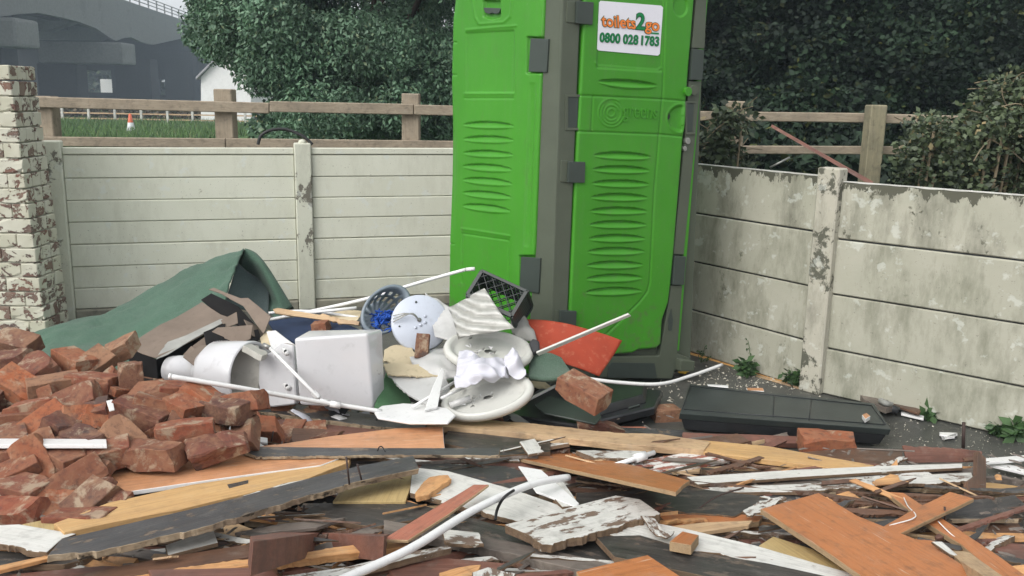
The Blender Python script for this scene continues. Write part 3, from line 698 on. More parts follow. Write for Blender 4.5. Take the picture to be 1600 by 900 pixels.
# grip pocket of the column, right frame mouldings
def ring_on(fn, name, cx, cy, w_, h_, lw, o0, o1, mat, parent):
    for q in ([(cx - w_, cy - h_), (cx + w_, cy - h_), (cx + w_, cy - h_ + lw), (cx - w_, cy - h_ + lw)], [(cx - w_, cy + h_ - lw), (cx + w_, cy + h_ - lw), (cx + w_, cy + h_), (cx - w_, cy + h_)], [(cx - w_, cy - h_ + lw), (cx - w_ + lw, cy - h_ + lw), (cx - w_ + lw, cy + h_ - lw), (cx - w_, cy + h_ - lw)]):
        strip_on(fn, name, q, o0, o1, mat, parent, .0015)
ring_on(fp, 'grip_rim', 893.5, 175.5, 11, 28, 4, .0, .009, M['cabgrey'], cab)
strip_on(fp, 'grip_pocket', [(887, 152), (903, 152), (901, 199), (886, 199)], .002, .0055, M['hinge'], cab, 0)  # dark plate paints the shade of the recess
strip_on(fp, 'door_frame', [(1096, TOPY), (1106, TOPY), (1101, 60), (1100, 76), (1080, 75), (1087, 0)], -.035, .006, M['cabgrey'], cab, .004)
strip_on(fp, 'door_frame', [(1076, 127), (1095, 127), (1068, 398), (1052, 397), (1070, 215)], -.035, .003, M['cabgrey'], cab, .004)
strip_on(fp, 'door_frame', [(1048, 446), (1066, 446), (1058, 552), (1078, 560), (1076, 576), (1054, 578), (1050, 592), (935, 590), (940, 557), (1030, 556), (1040, 500)], -.035, .003, M['cabgrey'], cab, .006)
strip_on(fp, 'skid_opening', [(950, 572), (955, 566), (1022, 567), (1026, 590), (948, 590)], -.03, .005, M['hinge'], cab, .001)  # dark plate paints the shade inside the skid recess
strip_on(fp, 'frame_slot', [(1043, 500), (1048, 482), (1051, 500), (1049, 516), (1044, 516)], -.03, .006, M['hinge'], cab, .001)
strip_on(fp, 'foot', [(1056, 559), (1078, 561), (1077, 577), (1055, 577)], -.05, .05, M['cabgrey'], cab, .006)
ring_on(fp, 'latch_rim', 1077, 184, 8, 26, 3, .0, .012, M['cabgrey'], cab)
strip_on(fp, 'latch_pocket', [(1072, 162), (1083, 162), (1080, 205), (1069, 205)], .002, .008, M['hinge'], cab, 0)
for nm, x, y, r_, mt, o1 in (('knob', 1070, 143, 5.5, 'lime', .035), ('bolt', 1081, 141, 6, 'cabgrey', .022), ('catch', 1072, 220, 4, 'steel', .02), ('catch', 1068, 232, 3, 'steel', .016)):
    strip_on(fp, nm, [(x + r_ * math.cos(k), y + r_ * 1.35 * math.sin(k)) for k in np.linspace(0, 5.7, 12)], -.01, o1, M[mt], cab, .003)
strip_on(fp, 'keyhole', [(1041 + 4 * math.cos(k), 181 + 6 * math.sin(k)) for k in np.linspace(0, 5.7, 12)], .0, .0125, M['rubber'], cab, 0)
strip_on(sp_, 'vent_insert', [(757, 12), (785, 13), (781, 21), (775, 22), (771, 20), (767, 22), (760, 20)], -.01, .010, M['hinge'], cab, .002)
# roof
rt = [ftl + Vector((0, 0, .0)), ftr, btr, stl]; cc = sum(rt, Vector()) / 4
hexa('roof', [c + (c - cc) * .04 + Vector((0, 0, -.01)) for c in rt] + [c - (c - cc) * .35 + Vector((0, 0, .16)) for c in rt], M['pvcgrey'], cab, .04, 3)
# sticker and lettering
stk = strip_on(fp, 'sticker', [(937, 1.5), (1031, 9), (1034, 12), (1029, 84), (1026, 87), (933.5, 79), (931, 76), (934.5, 4)], .008, .012, M['stickerwhite'], cab, 0)
def text_quad(name, s, q, o0, mat, parent, weight=.02, ext=.5, fn=fp, shear=0, ext_o=.0015, kern=1.0):
    cu = bpy.data.curves.new(name, 'FONT'); cu.body = s; cu.size = 1; cu.offset = weight; cu.resolution_u = 4; cu.extrude = .5; cu.space_character = kern
    t = bpy.data.objects.new('tmp', cu); COL.objects.link(t); bpy.context.view_layer.update()
    me = t.to_mesh(); vs = [v.co.copy() for v in me.vertices]; fs = [list(p.vertices) for p in me.polygons]; t.to_mesh_clear()
    bpy.data.objects.remove(t); bpy.data.curves.remove(cu)
    x0 = min(v.x for v in vs); x1 = max(v.x for v in vs); y0 = min(v.y for v in vs); y1 = max(v.y for v in vs)
    out = []
    for v in vs:
        a = (v.x - x0) / (x1 - x0); b_ = (v.y - y0) / (y1 - y0)
        (ax, ay), (bx, by), (cx, cy), (dx, dy) = q     # tl tr br bl
        px = (ax * (1 - a) + bx * a) * b_ + (dx * (1 - a) + cx * a) * (1 - b_); py = (ay * (1 - a) + by * a) * b_ + (dy * (1 - a) + cy * a) * (1 - b_)
        out.append(fn(px, py, o0 + (ext_o if v.z > 0 else 0)))
    return mesh_obj(name, out, fs, mat, parent)
for w_, o_, mt in ((.05, .0125, None), (.016, .0145, 1)):
    k = 'lettering' if mt else 'letter_outline'
    e = 0 if mt else .8
    text_quad(k, 'toilets', [(937 - e, 22.5 - e), (990 + e, 27 - e), (991 + e, 46 + e), (938 - e, 41.5 + e)], o_, M['s_orange'] if mt else M['s_dark'], stk, w_, kern=1.02)
    text_quad(k, '2', [(992.5 - e, 20 - e), (1006 + e, 21 - e), (1005 + e, 47.5 + e), (991 - e, 46 + e)], o_, M['s_green'] if mt else M['s_dark'], stk, w_)
    text_quad(k, 'go', [(1006 - e, 34 - e), (1028 + e, 36.5 - e), (1027 + e, 55 + e), (1005 - e, 52.5 + e)], o_, M['s_orange'] if mt else M['s_dark'], stk, w_)
    for s_, xa, xb in (('0800', 936, 967), ('028', 972.5, 995), ('1783', 1001, 1027.5)):
        f_ = lambda x: (x - 936) * .0765
        text_quad(k, s_, [(xa - e, 51 + f_(xa) - e), (xb + e, 51 + f_(xb) - e), (xb - 1 + e, 65.5 + f_(xb) + e), (xa - 1 - e, 65.5 + f_(xa) + e)], o_, M['s_green'] if mt else M['s_dark'], stk, w_ * .9, kern=1.05)
strip_on(fp, 'underline', [(1015, 50.5), (1027, 51.5), (1027, 54), (1015, 53)], .0125, .0145, M['s_green'], stk, 0)
text_quad('embossed_lettering', 'greens', [(971, 167), (1025, 171), (1024, 193), (970, 190)], .0125, M['lime'], door, .0, ext_o=.006)

# ------------------------------------------------------------------ timber post and rail fences behind the walls
def bar_px(name, p0, p1, hpx, d0, d1, th, mat, parent, bev=.006):
    """rail seen from p0 to p1 (centre line), hpx high"""
    (x0, y0), (x1, y1) = p0, p1
    c = [D(x0, y0 + hpx / 2, d0), D(x1, y1 + hpx / 2, d1), D(x1, y1 + hpx / 2, d1) + Vector((0, th, 0)), D(x0, y0 + hpx / 2, d0) + Vector((0, th, 0)),
         D(x0, y0 - hpx / 2, d0), D(x1, y1 - hpx / 2, d1), D(x1, y1 - hpx / 2, d1) + Vector((0, th, 0)), D(x0, y0 - hpx / 2, d0) + Vector((0, th, 0))]
    bm = bmesh.new(); vs = [bm.verts.new(v) for v in c]
    for f in HEXF: bm.faces.new([vs[i] for i in f])
    bmesh.ops.recalc_face_normals(bm, faces=bm.faces); bevel(bm, bev, 1)
    Mx = frame_from(c[1] - c[0], Vector((0, -1, 0)), sum(c, Vector()) / 8)
    return bm_obj(name, bm, mat, parent, False, Mx)
def post_px(name, xb, xt, yt, wpx, d, mat, parent, th=.13):
    xt0 = xt; pt = D(xt, yt, d); base = Vector((pt.x, pt.y, 0)); hw = wpx / 2 / FPX * d
    c = [base + Vector(v) for v in ((-hw, 0, 0), (hw, 0, 0), (hw, th, 0), (-hw, th, 0), (-hw, 0, pt.z), (hw, 0, pt.z), (hw, th, pt.z), (-hw, th, pt.z))]
    bm = bmesh.new(); vs = [bm.verts.new(v) for v in c]
    for f in HEXF: bm.faces.new([vs[i] for i in f])
    bmesh.ops.recalc_face_normals(bm, faces=bm.faces); bevel(bm, .008, 1)
    return bm_obj(name, bm, mat, parent, False, frame_from(Vector((0, 0, 1)), Vector((0, -1, 0)), base + Vector((0, 0, pt.z / 2))))
lf = empty('timber_fence', D(345, 240, 7.3), 'sawn timber post and rail fence running behind the cream concrete wall', 'timber fence')
bar_px('rail', (40, 159), (420, 169), 17, 7.0, 7.25, .04, M['railwood'], lf); bar_px('rail', (421, 166.5), (646, 171), 17, 7.25, 7.45, .04, M['railwood'], lf); bar_px('rail', (647, 171.5), (730, 173.5), 16, 7.45, 7.55, .04, M['railwood'], lf)
bar_px('rail', (60, 221), (352, 224), 15, 7.0, 7.2, .04, M['railwood'], lf); bar_px('rail', (353, 223.5), (730, 228), 15, 7.2, 7.55, .04, M['railwood'], lf)
post_px('post', 345, 347, 139, 28, 7.26, M['railwood'], lf); post_px('post', 641, 641, 146, 27, 7.5, M['railwood'], lf); post_px('post', 60, 66, 150, 26, 7.06, M['railwood'], lf)
rf_ = empty('timber_fence', D(1368, 300, 6.6), 'timber post and rail fence behind the flaking right hand wall, half buried in bramble', 'timber fence')
bar_px('rail', (1085, 181), (1372, 184.5), 15, 6.75, 6.6, .04, M['railwood'], rf_); bar_px('rail', (1373, 185), (1640, 192), 15, 6.6, 6.4, .04, M['railwood'], rf_)
bar_px('rail', (1085, 234), (1372, 235), 13, 6.75, 6.6, .04, M['railwood'], rf_); bar_px('rail', (1373, 235), (1640, 240), 13, 6.6, 6.4, .04, M['railwood'], rf_)
post_px('post', 1152, 1153, 158, 25, 6.82, M['railwood'], rf_); post_px('post', 1368, 1375, 164, 25, 6.57 - .12, M['postwood'], rf_); post_px('post', 1640, 1640, 160, 30, 6.5, M['postwood'], rf_)
# reddish square tube leaning over the right wall
o = hexa('metal_tube', [D(1205, 199, 5.3), D(1354, 286, 4.95), D(1364, 286, 4.97), D(1207, 195, 5.32), D(1204, 198, 5.32), D(1352, 284, 4.97), D(1365, 284, 4.99), D(1206, 194, 5.34)], M['redbrown'], None, .001)
tag(o, 'thin reddish brown bar leaning over the top of the right wall beside its post', 'bar')
def leaves(name, P, size, asp, droop, mat, parent, spread=1.0, seed=1):
    rg = np.random.default_rng(seed); n = len(P)
    d = rg.normal(0, 1, (n, 3)); d[:, 2] = d[:, 2] * .6 - droop; d /= np.linalg.norm(d, axis=1)[:, None]
    u = rg.normal(0, 1, (n, 3)); s = np.cross(d, u); s /= np.linalg.norm(s, axis=1)[:, None]
    L = size * rg.uniform(.6, 1.35, n)[:, None]; W = L * asp
    nr = np.cross(s, d)
    a = P; b_ = P + d * L * .45 + s * W + nr * L * .06; c = P + d * L; e = P + d * L * .45 - s * W + nr * L * .06
    V = np.stack([a, b_, c, e], 1).reshape(-1, 3)
    return np_obj(name, V, np.arange(4 * n).reshape(n, 4), mat, parent)
def cloud(clumps, per, seed, sig=.5):
    rg = np.random.default_rng(seed); out = []
    for (c, r) in clumps:
        k = int(per * r ** 2 * 4); v = rg.normal(0, 1, (k, 3)); v /= np.linalg.norm(v, axis=1)[:, None]
        rad = rg.uniform(.25, 1, k) ** .5; out.append(np.array(c) + v * (rad * r)[:, None] * np.array([1, 1, .85]))
    return np.concatenate(out)
# ------------------------------------------------------------------ far side: viaduct, field fence, cone, building, grass
br = empty('road_viaduct', Vector((-45, 95, 0)), 'grey concrete road viaduct with crossheads and a metal parapet far beyond the fence', 'viaduct')
def E(z, y):            # right edge line of the deck
    return Vector((-37.4 - (y - 83) * .125, y, z))
def vbox(name, x0, x1, y0, y1, z0, z1, mat, parent, bev=.05, skew=True):
    f = (lambda y: -(y - 83) * .125) if skew else (lambda y: 0)
    c = [Vector((x + f(y), y, z)) for z in (z0, z1) for (x, y) in ((x0, y0), (x1, y0), (x1, y1), (x0, y1))]
    return hexa(name, c, mat, parent, bev, 1)
DZ = 9.9
vbox('deck', -62, -37.4, 40, 190, DZ - .35, DZ, M['bridge'], br)
vbox('edge_beam', -37.9, -37.35, 40, 190, DZ - 1.0, DZ + .25, M['bridge'], br)
for y in np.arange(48, 180, 16.0):      # haunched cross beams
    f = -(y - 83) * .125
    prof = [(-61, DZ - .36), (-38, DZ - .36), (-38, DZ - 1.0), (-43, DZ - 1.2), (-47, DZ - 2.6), (-56, DZ - 2.6), (-61, DZ - 1.3)]
    V = [Vector((x + f, y, z)) for x, z in prof] + [Vector((x + f, y + 1.4, z)) for x, z in prof]; n_ = len(prof)
    mesh_obj('cross_beam', V, [tuple(range(n_)), tuple(reversed(range(n_, 2 * n_)))] + [(i, i + n_, (i + 1) % n_ + n_, (i + 1) % n_) for i in range(n_)], M['bridge'], br)
fn_ = Vector((1, .125, 0)).normalized(); fo = E(0, 83) + Vector((.1, 0, 0))
face('fascia', M['bridge'], [(-60, -60), (60, -34), (150, -6), (240, 19), (300, 38), (330, 47), (330, 66), (285, 60), (240, 70), (222, 66), (205, 58), (192, 60), (182, 64), (170, 58), (150, 44), (120, 33), (95, 27), (60, 20), (30, 22), (0, 26), (-60, 30)], [hit(0, 0, fo, fn_), hit(200, 10, fo, fn_), hit(100, 60, fo, fn_)], .5, br, bev=0)
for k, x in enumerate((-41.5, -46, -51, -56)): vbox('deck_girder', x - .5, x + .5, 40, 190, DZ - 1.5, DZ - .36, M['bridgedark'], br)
p1 = D(0, 28, 62); 
def pxbox(name, x0, y0, x1, y1, d, th, mat, parent, bev=.08):
    a, b_ = D(x0, y1, d), D(x1, y0, d)
    c = [(a.x, d, a.z), (b_.x, d, a.z), (b_.x, d + th, a.z), (a.x, d + th, a.z), (a.x, d, b_.z), (b_.x, d, b_.z), (b_.x, d + th, b_.z), (a.x, d + th, b_.z)]
    return hexa(name, [Vector(v) for v in c], mat, parent, bev, 2)
pxbox('crosshead', -60, 27, 24, 72, 62, 3, M['bridge'], br, .25)
pxbox('crosshead', 60, 66, 190, 98, 84, 3, M['bridge'], br, .2)
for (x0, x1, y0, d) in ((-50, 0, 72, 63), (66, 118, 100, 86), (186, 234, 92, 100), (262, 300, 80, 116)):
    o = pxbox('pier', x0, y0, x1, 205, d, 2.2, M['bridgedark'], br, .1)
pxbox('shade_abutment', 20, 60, 121, 205, 118, 2, M['bridgedark'], br); pxbox('shade_abutment', 180, 60, 237, 205, 118, 2, M['bridgedark'], br)  # dark walls added for the deep shade under the deck
pxbox('shade_abutment', 262, 60, 420, 205, 118, 2, M['bridgedark'], br); pxbox('shade_abutment', 121, 60, 180, 109, 118, 2, M['bridgedark'], br, .0); pxbox('shade_abutment', 237, 60, 262, 124, 118, 2, M['bridgedark'], br, 0)
pxbox('shade_abutment', 121, 145, 180, 205, 118, 2, M['bridgedark'], br, 0); pxbox('shade_abutment', 237, 149, 262, 205, 118, 2, M['bridgedark'], br, 0)
for i in range(40):
    y = 60 + i * 3.4; p = E(DZ + .25, y); p.x -= .2
    hexa('parapet_post', [p + Vector(v) for v in ((-.06, 0, 0), (.06, 0, 0), (.06, .12, 0), (-.06, .12, 0), (-.06, 0, 1.15), (.06, 0, 1.15), (.06, .12, 1.15), (-.06, .12, 1.15))], M['bridgerail'], br, 0)
for z in (.4, .78, 1.12):
    a, b_ = E(DZ + .25 + z, 55), E(DZ + .25 + z, 196); a.x -= .2; b_.x -= .2
    tube('parapet_rail', [a, b_], .05, M['bridgerail'], br, 6, curve=False)
# things glimpsed through the openings
o = pxbox('far_building', 158, 124, 178, 150, 150, 10, M['render'], None); tag(o, 'distant pale building glimpsed through the opening under the viaduct', 'building')
fb = empty('distant_trees', D(190, 150, 165), 'distant green and brown trees seen through the openings under the viaduct', 'trees'); fb['kind'] = 'stuff'
leaves('foliage', cloud([(tuple(D(x, y, 165)), 3.0) for x in range(100, 240, 14) for y in (112, 136, 150)] + [(tuple(D(x, 142, 165)), 1.6) for x in (246, 262)], 30, 90), 1.0, .4, .1, M['leaf_shrub'], fb, seed=91)
dh = empty('dry_hedge', D(200, 185, 46), 'dry brown hedge growth behind the far pale field fence', 'hedge'); dh['kind'] = 'stuff'
leaves('foliage', cloud([((D(x, 180, 47).x, 47, .45), .6) for x in range(-40, 480, 9)], 90, 93), .22, .3, -.3, M['leaf_dry'], dh, seed=93)
# building with gable
gb = empty('white_building', D(340, 190, 46), 'small white gabled building half hidden by the tree beyond the fence', 'building')
dB = 46; P = [D(314, 195, dB), D(314, 120, dB), D(349, 84, dB), D(392, 120, dB), D(392, 195, dB)]
V = P + [p + Vector((0, 8, 0)) for p in P]
mesh_obj('wall', V, [(0, 1, 2, 3, 4), (9, 8, 7, 6, 5)] + [(i, i + 5, (i + 1) % 5 + 5, (i + 1) % 5) for i in range(5)], M['render'], gb)
for a, b_ in ((P[1] + Vector((-.18, 0, -.15)), P[2]), (P[2], P[3] + Vector((.18, 0, -.15)))):
    c = [a + Vector((0, -.25, .02)), b_ + Vector((0, -.25, .02)), b_ + Vector((0, 8.2, .02)), a + Vector((0, 8.2, .02))]
    hexa('roof', c + [p + Vector((0, 0, .12)) for p in c], M['slate'], gb, 0)
# distant field fence
ff = empty('field_fence', D(200, 190, 43), 'low pale field fence of posts and wires across the far grass', 'fence')
for px in (98, 139, 180, 221, 262, 301, 342, 383, 20, 58, 424, 465, 506):
    a = D(px, 194, 43); a.z = 0; s = .05
    hexa('post', [a + Vector(v) for v in ((-s, 0, 0), (s, 0, 0), (s, .1, 0), (-s, .1, 0), (-s, 0, .82), (s, 0, .82), (s, .1, .82), (-s, .1, .82))], M['copeline'], ff, 0)
for z in (.25, .5, .74):
    a, b_ = D(-20, 194, 43), D(520, 194, 43); a.z = b_.z = z
    hexa('rail', [a + Vector((0, .03, -.03)), b_ + Vector((0, .03, -.03)), b_ + Vector((0, .08, -.03)), a + Vector((0, .08, -.03)), a + Vector((0, .03, .03)), b_ + Vector((0, .03, .03)), b_ + Vector((0, .08, .03)), a + Vector((0, .08, .03))], M['tan'], ff, 0)
# cone
cp = D(205, 206, 34); cp.z = 0
cone = empty('traffic_cone', cp, 'orange and white traffic cone on the grass beyond the fence', 'traffic cone')
def lathe(name, prof, mat, parent, org, seg=20, axis=Vector((0, 0, 1)), smooth=True, ell=(1, 1), xdir=None):
    z = axis.normalized(); x = xdir if xdir is not None else (Vector((1, 0, 0)) if abs(z.x) < .9 else Vector((0, 1, 0)))
    x = (x - z * x.dot(z)).normalized(); y = z.cross(x); V = []; F = []
    for (r, h_) in prof:
        for k in range(seg):
            t = 2 * math.pi * k / seg; V.append(org + x * (r * math.cos(t) * ell[0]) + y * (r * math.sin(t) * ell[1]) + z * h_)
    for i in range(len(prof) - 1):
        for k in range(seg):
            k2 = (k + 1) % seg; F.append((i * seg + k, i * seg + k2, (i + 1) * seg + k2, (i + 1) * seg + k))
    return mesh_obj(name, V, F, mat, parent, smooth)
lathe('sleeve', [(.17, .03), (.10, .42)], M['conewhite'], cone, cp); lathe('tip', [(.10, .42), (.045, .74), (.001, .75)], M['coneorange'], cone, cp)
lathe('base', [(.001, .001), (.24, .001), (.24, .03), (.17, .03)], M['coneorange'], cone, cp, 4)
# grass blades
def blades(n, xs, ys, h_, w_, name, mat, label):
    X = RNG.uniform(*xs, n); Y = RNG.uniform(*ys, n); a = RNG.uniform(0, np.pi, n); hh = h_ * RNG.uniform(.4, 1.3, n); lx = RNG.normal(0, .35, n) * hh; ly = RNG.normal(0, .35, n) * hh
    dx, dy = np.cos(a) * w_, np.sin(a) * w_; z0 = np.full(n, .0)
    V = np.stack([np.stack([X - dx, Y - dy, z0], -1), np.stack([X + dx, Y + dy, z0], -1), np.stack([X + lx, Y + ly, hh], -1)], 1).reshape(-1, 3)
    o = np_obj(name, V, np.arange(3 * n).reshape(n, 3), mat); return tag(o, label, 'grass', kind='stuff')
blades(26000, (-27, -10), (24, 44), .32, .03, 'grass', M['grass'], 'bright green rough grass on the verge beyond the fence')
# ------------------------------------------------------------------ trees
def trunk_geo(V, F, p0, p1, r, seg=8, wob=.1, rg=random):
    pts = [p0.lerp(p1, t / 5) + Vector((rg.uniform(-wob, wob), rg.uniform(-wob, wob), 0)) * (t / 5) for t in range(6)]
    tube_geo(pts, r, seg, V, F, taper=[1 - .13 * i for i in range(6)]); return pts[-1]
def tree(name, label, base, clumps, per, size, asp, droop, lmat, seed, tr=.18, group=None):
    t = empty(name, base, label, 'tree', group); rr = random.Random(seed)
    V, F = [], []; top = Vector(base) + Vector((0, 0, max(c[0][2] for c in clumps) * .6)); trunk_geo(V, F, Vector(base), top, tr, rg=rr)
    for (c, r) in clumps[::max(1, len(clumps) // 22)]:
        s = Vector(base).lerp(top, rr.uniform(.3, .95)); trunk_geo(V, F, s, Vector(c), tr * .28, 5, .12, rr)
    mesh_obj('trunk', V, F, M['bark'], t, True)
    leaves('crown', cloud(clumps, per, seed), size, asp, droop, lmat, t, seed=seed); return t
def px_clumps(regions, n, dr_, rr_, seed):
    """clumps fill the crown's outline as seen, spread over its own depth"""
    rg = random.Random(seed); out = []
    while len(out) < n:
        x0, y0, x1, y1 = rg.choice(regions); d = rg.uniform(*dr_); p = D(rg.uniform(x0, x1), rg.uniform(y0, y1), d)
        if p.z > .3: out.append((tuple(p), rg.uniform(*rr_)))
    return out
cl = px_clumps([(400, -200, 720, 120), (470, 60, 720, 215), (345, -60, 480, 50), (420, 60, 500, 110), (560, -250, 800, 180)], 120, (9.6, 12.5), (.28, .55), 11)
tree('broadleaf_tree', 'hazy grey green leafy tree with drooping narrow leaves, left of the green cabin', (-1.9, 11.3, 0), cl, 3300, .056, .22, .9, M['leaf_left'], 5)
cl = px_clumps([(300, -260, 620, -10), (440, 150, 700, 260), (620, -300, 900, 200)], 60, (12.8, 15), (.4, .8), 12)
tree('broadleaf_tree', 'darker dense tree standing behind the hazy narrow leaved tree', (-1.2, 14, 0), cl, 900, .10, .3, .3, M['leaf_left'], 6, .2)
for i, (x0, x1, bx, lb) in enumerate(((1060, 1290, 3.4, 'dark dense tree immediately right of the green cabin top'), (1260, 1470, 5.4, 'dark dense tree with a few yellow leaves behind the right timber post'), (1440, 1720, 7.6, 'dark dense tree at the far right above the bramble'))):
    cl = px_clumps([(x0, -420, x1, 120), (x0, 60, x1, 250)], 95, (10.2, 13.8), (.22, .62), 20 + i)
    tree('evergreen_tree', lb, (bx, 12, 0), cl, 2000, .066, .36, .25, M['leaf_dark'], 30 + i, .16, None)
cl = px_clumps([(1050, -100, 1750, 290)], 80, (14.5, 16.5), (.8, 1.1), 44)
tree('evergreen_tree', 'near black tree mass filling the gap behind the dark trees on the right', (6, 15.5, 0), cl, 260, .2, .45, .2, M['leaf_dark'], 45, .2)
# shrubs over the wall
def shrub(label, regions, n, dr_, rr_, per, size, asp, mat, seed, base, twigs=20, twiglen=.3):
    t = empty('shrub', base, label, 'shrub'); cl = px_clumps(regions, n, dr_, rr_, seed); rr = random.Random(seed)
    leaves('foliage', cloud(cl, per, seed), size, asp, .1, mat, t, seed=seed)
    V, F = [], []
    for i in range(twigs):
        c, r = rr.choice(cl); p = Vector(c); q = p + Vector((rr.uniform(-1, 1), rr.uniform(-.4, .2), rr.uniform(-.3, 1))).normalized() * twiglen * rr.uniform(.4, 1.4)
        mid = (p + q) / 2 + Vector((rr.uniform(-.05, .05), 0, rr.uniform(0, .06))); tube_geo(smooth_path([p, mid, q], 3), .0035, 4, V, F)
    for (c, r) in cl[::3]: tube_geo([Vector((c[0] * .98, c[1] + .05, 0)), Vector(c)], .008, 5, V, F)
    mesh_obj('stems', V, F, M['twig'], t); return t
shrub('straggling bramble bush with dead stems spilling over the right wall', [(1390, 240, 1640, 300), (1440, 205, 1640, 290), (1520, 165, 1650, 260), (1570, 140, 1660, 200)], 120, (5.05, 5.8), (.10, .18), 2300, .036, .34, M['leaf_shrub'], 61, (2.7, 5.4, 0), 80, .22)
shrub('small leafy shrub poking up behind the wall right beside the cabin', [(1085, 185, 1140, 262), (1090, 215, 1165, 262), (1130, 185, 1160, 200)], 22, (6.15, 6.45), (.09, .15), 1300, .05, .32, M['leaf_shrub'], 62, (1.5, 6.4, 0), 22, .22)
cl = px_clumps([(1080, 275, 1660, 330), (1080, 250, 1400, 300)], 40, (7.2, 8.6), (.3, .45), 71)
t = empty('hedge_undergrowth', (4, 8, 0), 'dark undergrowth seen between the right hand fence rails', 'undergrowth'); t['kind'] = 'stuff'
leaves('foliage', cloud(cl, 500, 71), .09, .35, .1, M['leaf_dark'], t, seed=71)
# bent black hose arch behind left fence, pale stick leaves
o = tube('hose_loop', [D(403, 226, 6.75), D(408, 212, 6.76), D(425, 203, 6.78), D(450, 203, 6.8), D(475, 214, 6.8), D(488, 226, 6.8)], .012, M['rubber']); tag(o, 'dark bent hose arching up behind the cream wall', 'hose')
o = tube('lattice_stick', [D(1203, 262, 6.2), D(1234, 246, 6.2)], .008, M['steel'], seg=6); tag(o, 'thin pale metal stick poking up behind the right wall', 'stick')

HAZE = True
if HAZE:
    hm = bpy.data.materials.new('haze air'); hm.use_nodes = True; ht = hm.node_tree; ht.nodes.remove(ht.nodes['Principled BSDF'])
    hv = ht.nodes.new('ShaderNodeVolumePrincipled'); hv.inputs['Color'].default_value = (.72, .87, 1, 1); hv.inputs['Density'].default_value = .0018
    ht.links.new(hv.outputs[0], ht.nodes['Material Output'].inputs['Volume'])
    c = [Vector((x, y, z)) for z in (-1, 14) for (x, y) in ((-120, -12), (60, -12), (60, 210), (-120, 210))]
    hz_ = hexa('haze', c, hm, None, 0); tag(hz_, None, None, None, 'stuff')
# ------------------------------------------------------------------ the mound below the debris
def mound(x, y):
    a = .30 * math.exp(-(((x + 2.35) / .95) ** 2 + ((y - 3.75) / .95) ** 2)) + .05 * math.exp(-(((x + 1.4) / .6) ** 2 + ((y - 2.9) / .6) ** 2))
    b_ = .10 * math.exp(-(((x - .1) / 1.7) ** 4 + ((y - 2.7) / 1.15) ** 4))
    c = .05 * math.exp(-(((x + .5) / 1.0) ** 4 + ((y - 4.3) / .7) ** 4))
    return a + b_ + c + .012 * noise.noise(Vector((x * 5, y * 5, 0))) - .012
V, F = [], []; nx, ny = 110, 80
for j in range(ny):
    for i in range(nx):
        x = -4.2 + 6.6 * i / (nx - 1); y = 1.2 + 4.2 * j / (ny - 1); V.append((x, y, mound(x, y)))
for j in range(ny - 1):
    for i in range(nx - 1): a = j * nx + i; F.append((a, a + 1, a + nx + 1, a + nx))
mo = mesh_obj('rubble_dust', V, F, M['soil'], None, True); tag(mo, 'heap of soil and rubble dust under the debris, darkened as gap shade', 'rubble', kind='stuff')
# ------------------------------------------------------------------ bricks
BL, BW, BH = .205, .108, .082
BV = []
for i in range(6): BV.append(brick_mesh('brick', BL, BW, BH, i + 20, .0035, 3, bev=.0025))
BV.append(brick_mesh('brick', BL, BW, BH, 31, .004, 3, bev=.0025, brk=[(1, .15, .25, .055)]))
BV.append(brick_mesh('brick', BL, BW, BH, 32, .004, 3, bev=.0025, brk=[(1, -.3, -.2, .03)]))
BV.append(brick_mesh('brick', BL, BW, BH, 33, .004, 3, bev=.0025, brk=[(1, .5, .3, .07), (-1, .2, .6, .085)]))
BV.append(brick_mesh('brick', BL, BW, BH, 34, .009, 3, brk=[(.3, .2, 1, .022), (1, 0, .3, .09)]))
BV.append(brick_mesh('brick', BL, BW, BH, 35, .004, 3, bev=.0025, brk=[(1, 0, .1, -.01)]))
BV.append(brick_mesh('brick', BL, BW, BH, 36, .006, 3, bev=.0025, brk=[(.2, 1, 1, .062), (1, -.3, .5, .098)]))
BV.append(brick_mesh('brick', BL, BW, BH, 37, .006, 3, bev=.0025, brk=[(-.3, -1, .8, .060), (-1, .3, -.2, .09), (1, .2, 1, .095)]))
BV.append(brick_mesh('brick', BL, BW, BH, 38, .006, 3, bev=.0025, brk=[(.6, -.7, 1, .070), (.1, .5, -1, .05)]))
for m_ in BV: m_.materials.append(M['brick'])
def brick(cx, cy, yaw, pitch, roll, label, var=0, sc=1.0, pos=None, group=None, lift=0, d=None, hf=Hb):
    p = pos or (D(cx, cy, d) if d else H(cx, cy, hf(cy) + lift))
    o = bpy.data.objects.new('brick', BV[var]); link(o)
    o.matrix_world = Matrix.Translation(p) @ Matrix.Rotation(R(yaw), 4, 'Z') @ Matrix.Rotation(R(-pitch), 4, 'Y') @ Matrix.Rotation(R(roll), 4, 'X') @ Matrix.Diagonal((sc, sc, sc, 1))
    return tag(o, label, 'brick', group)
G_ = 'loose bricks heaped at the left'
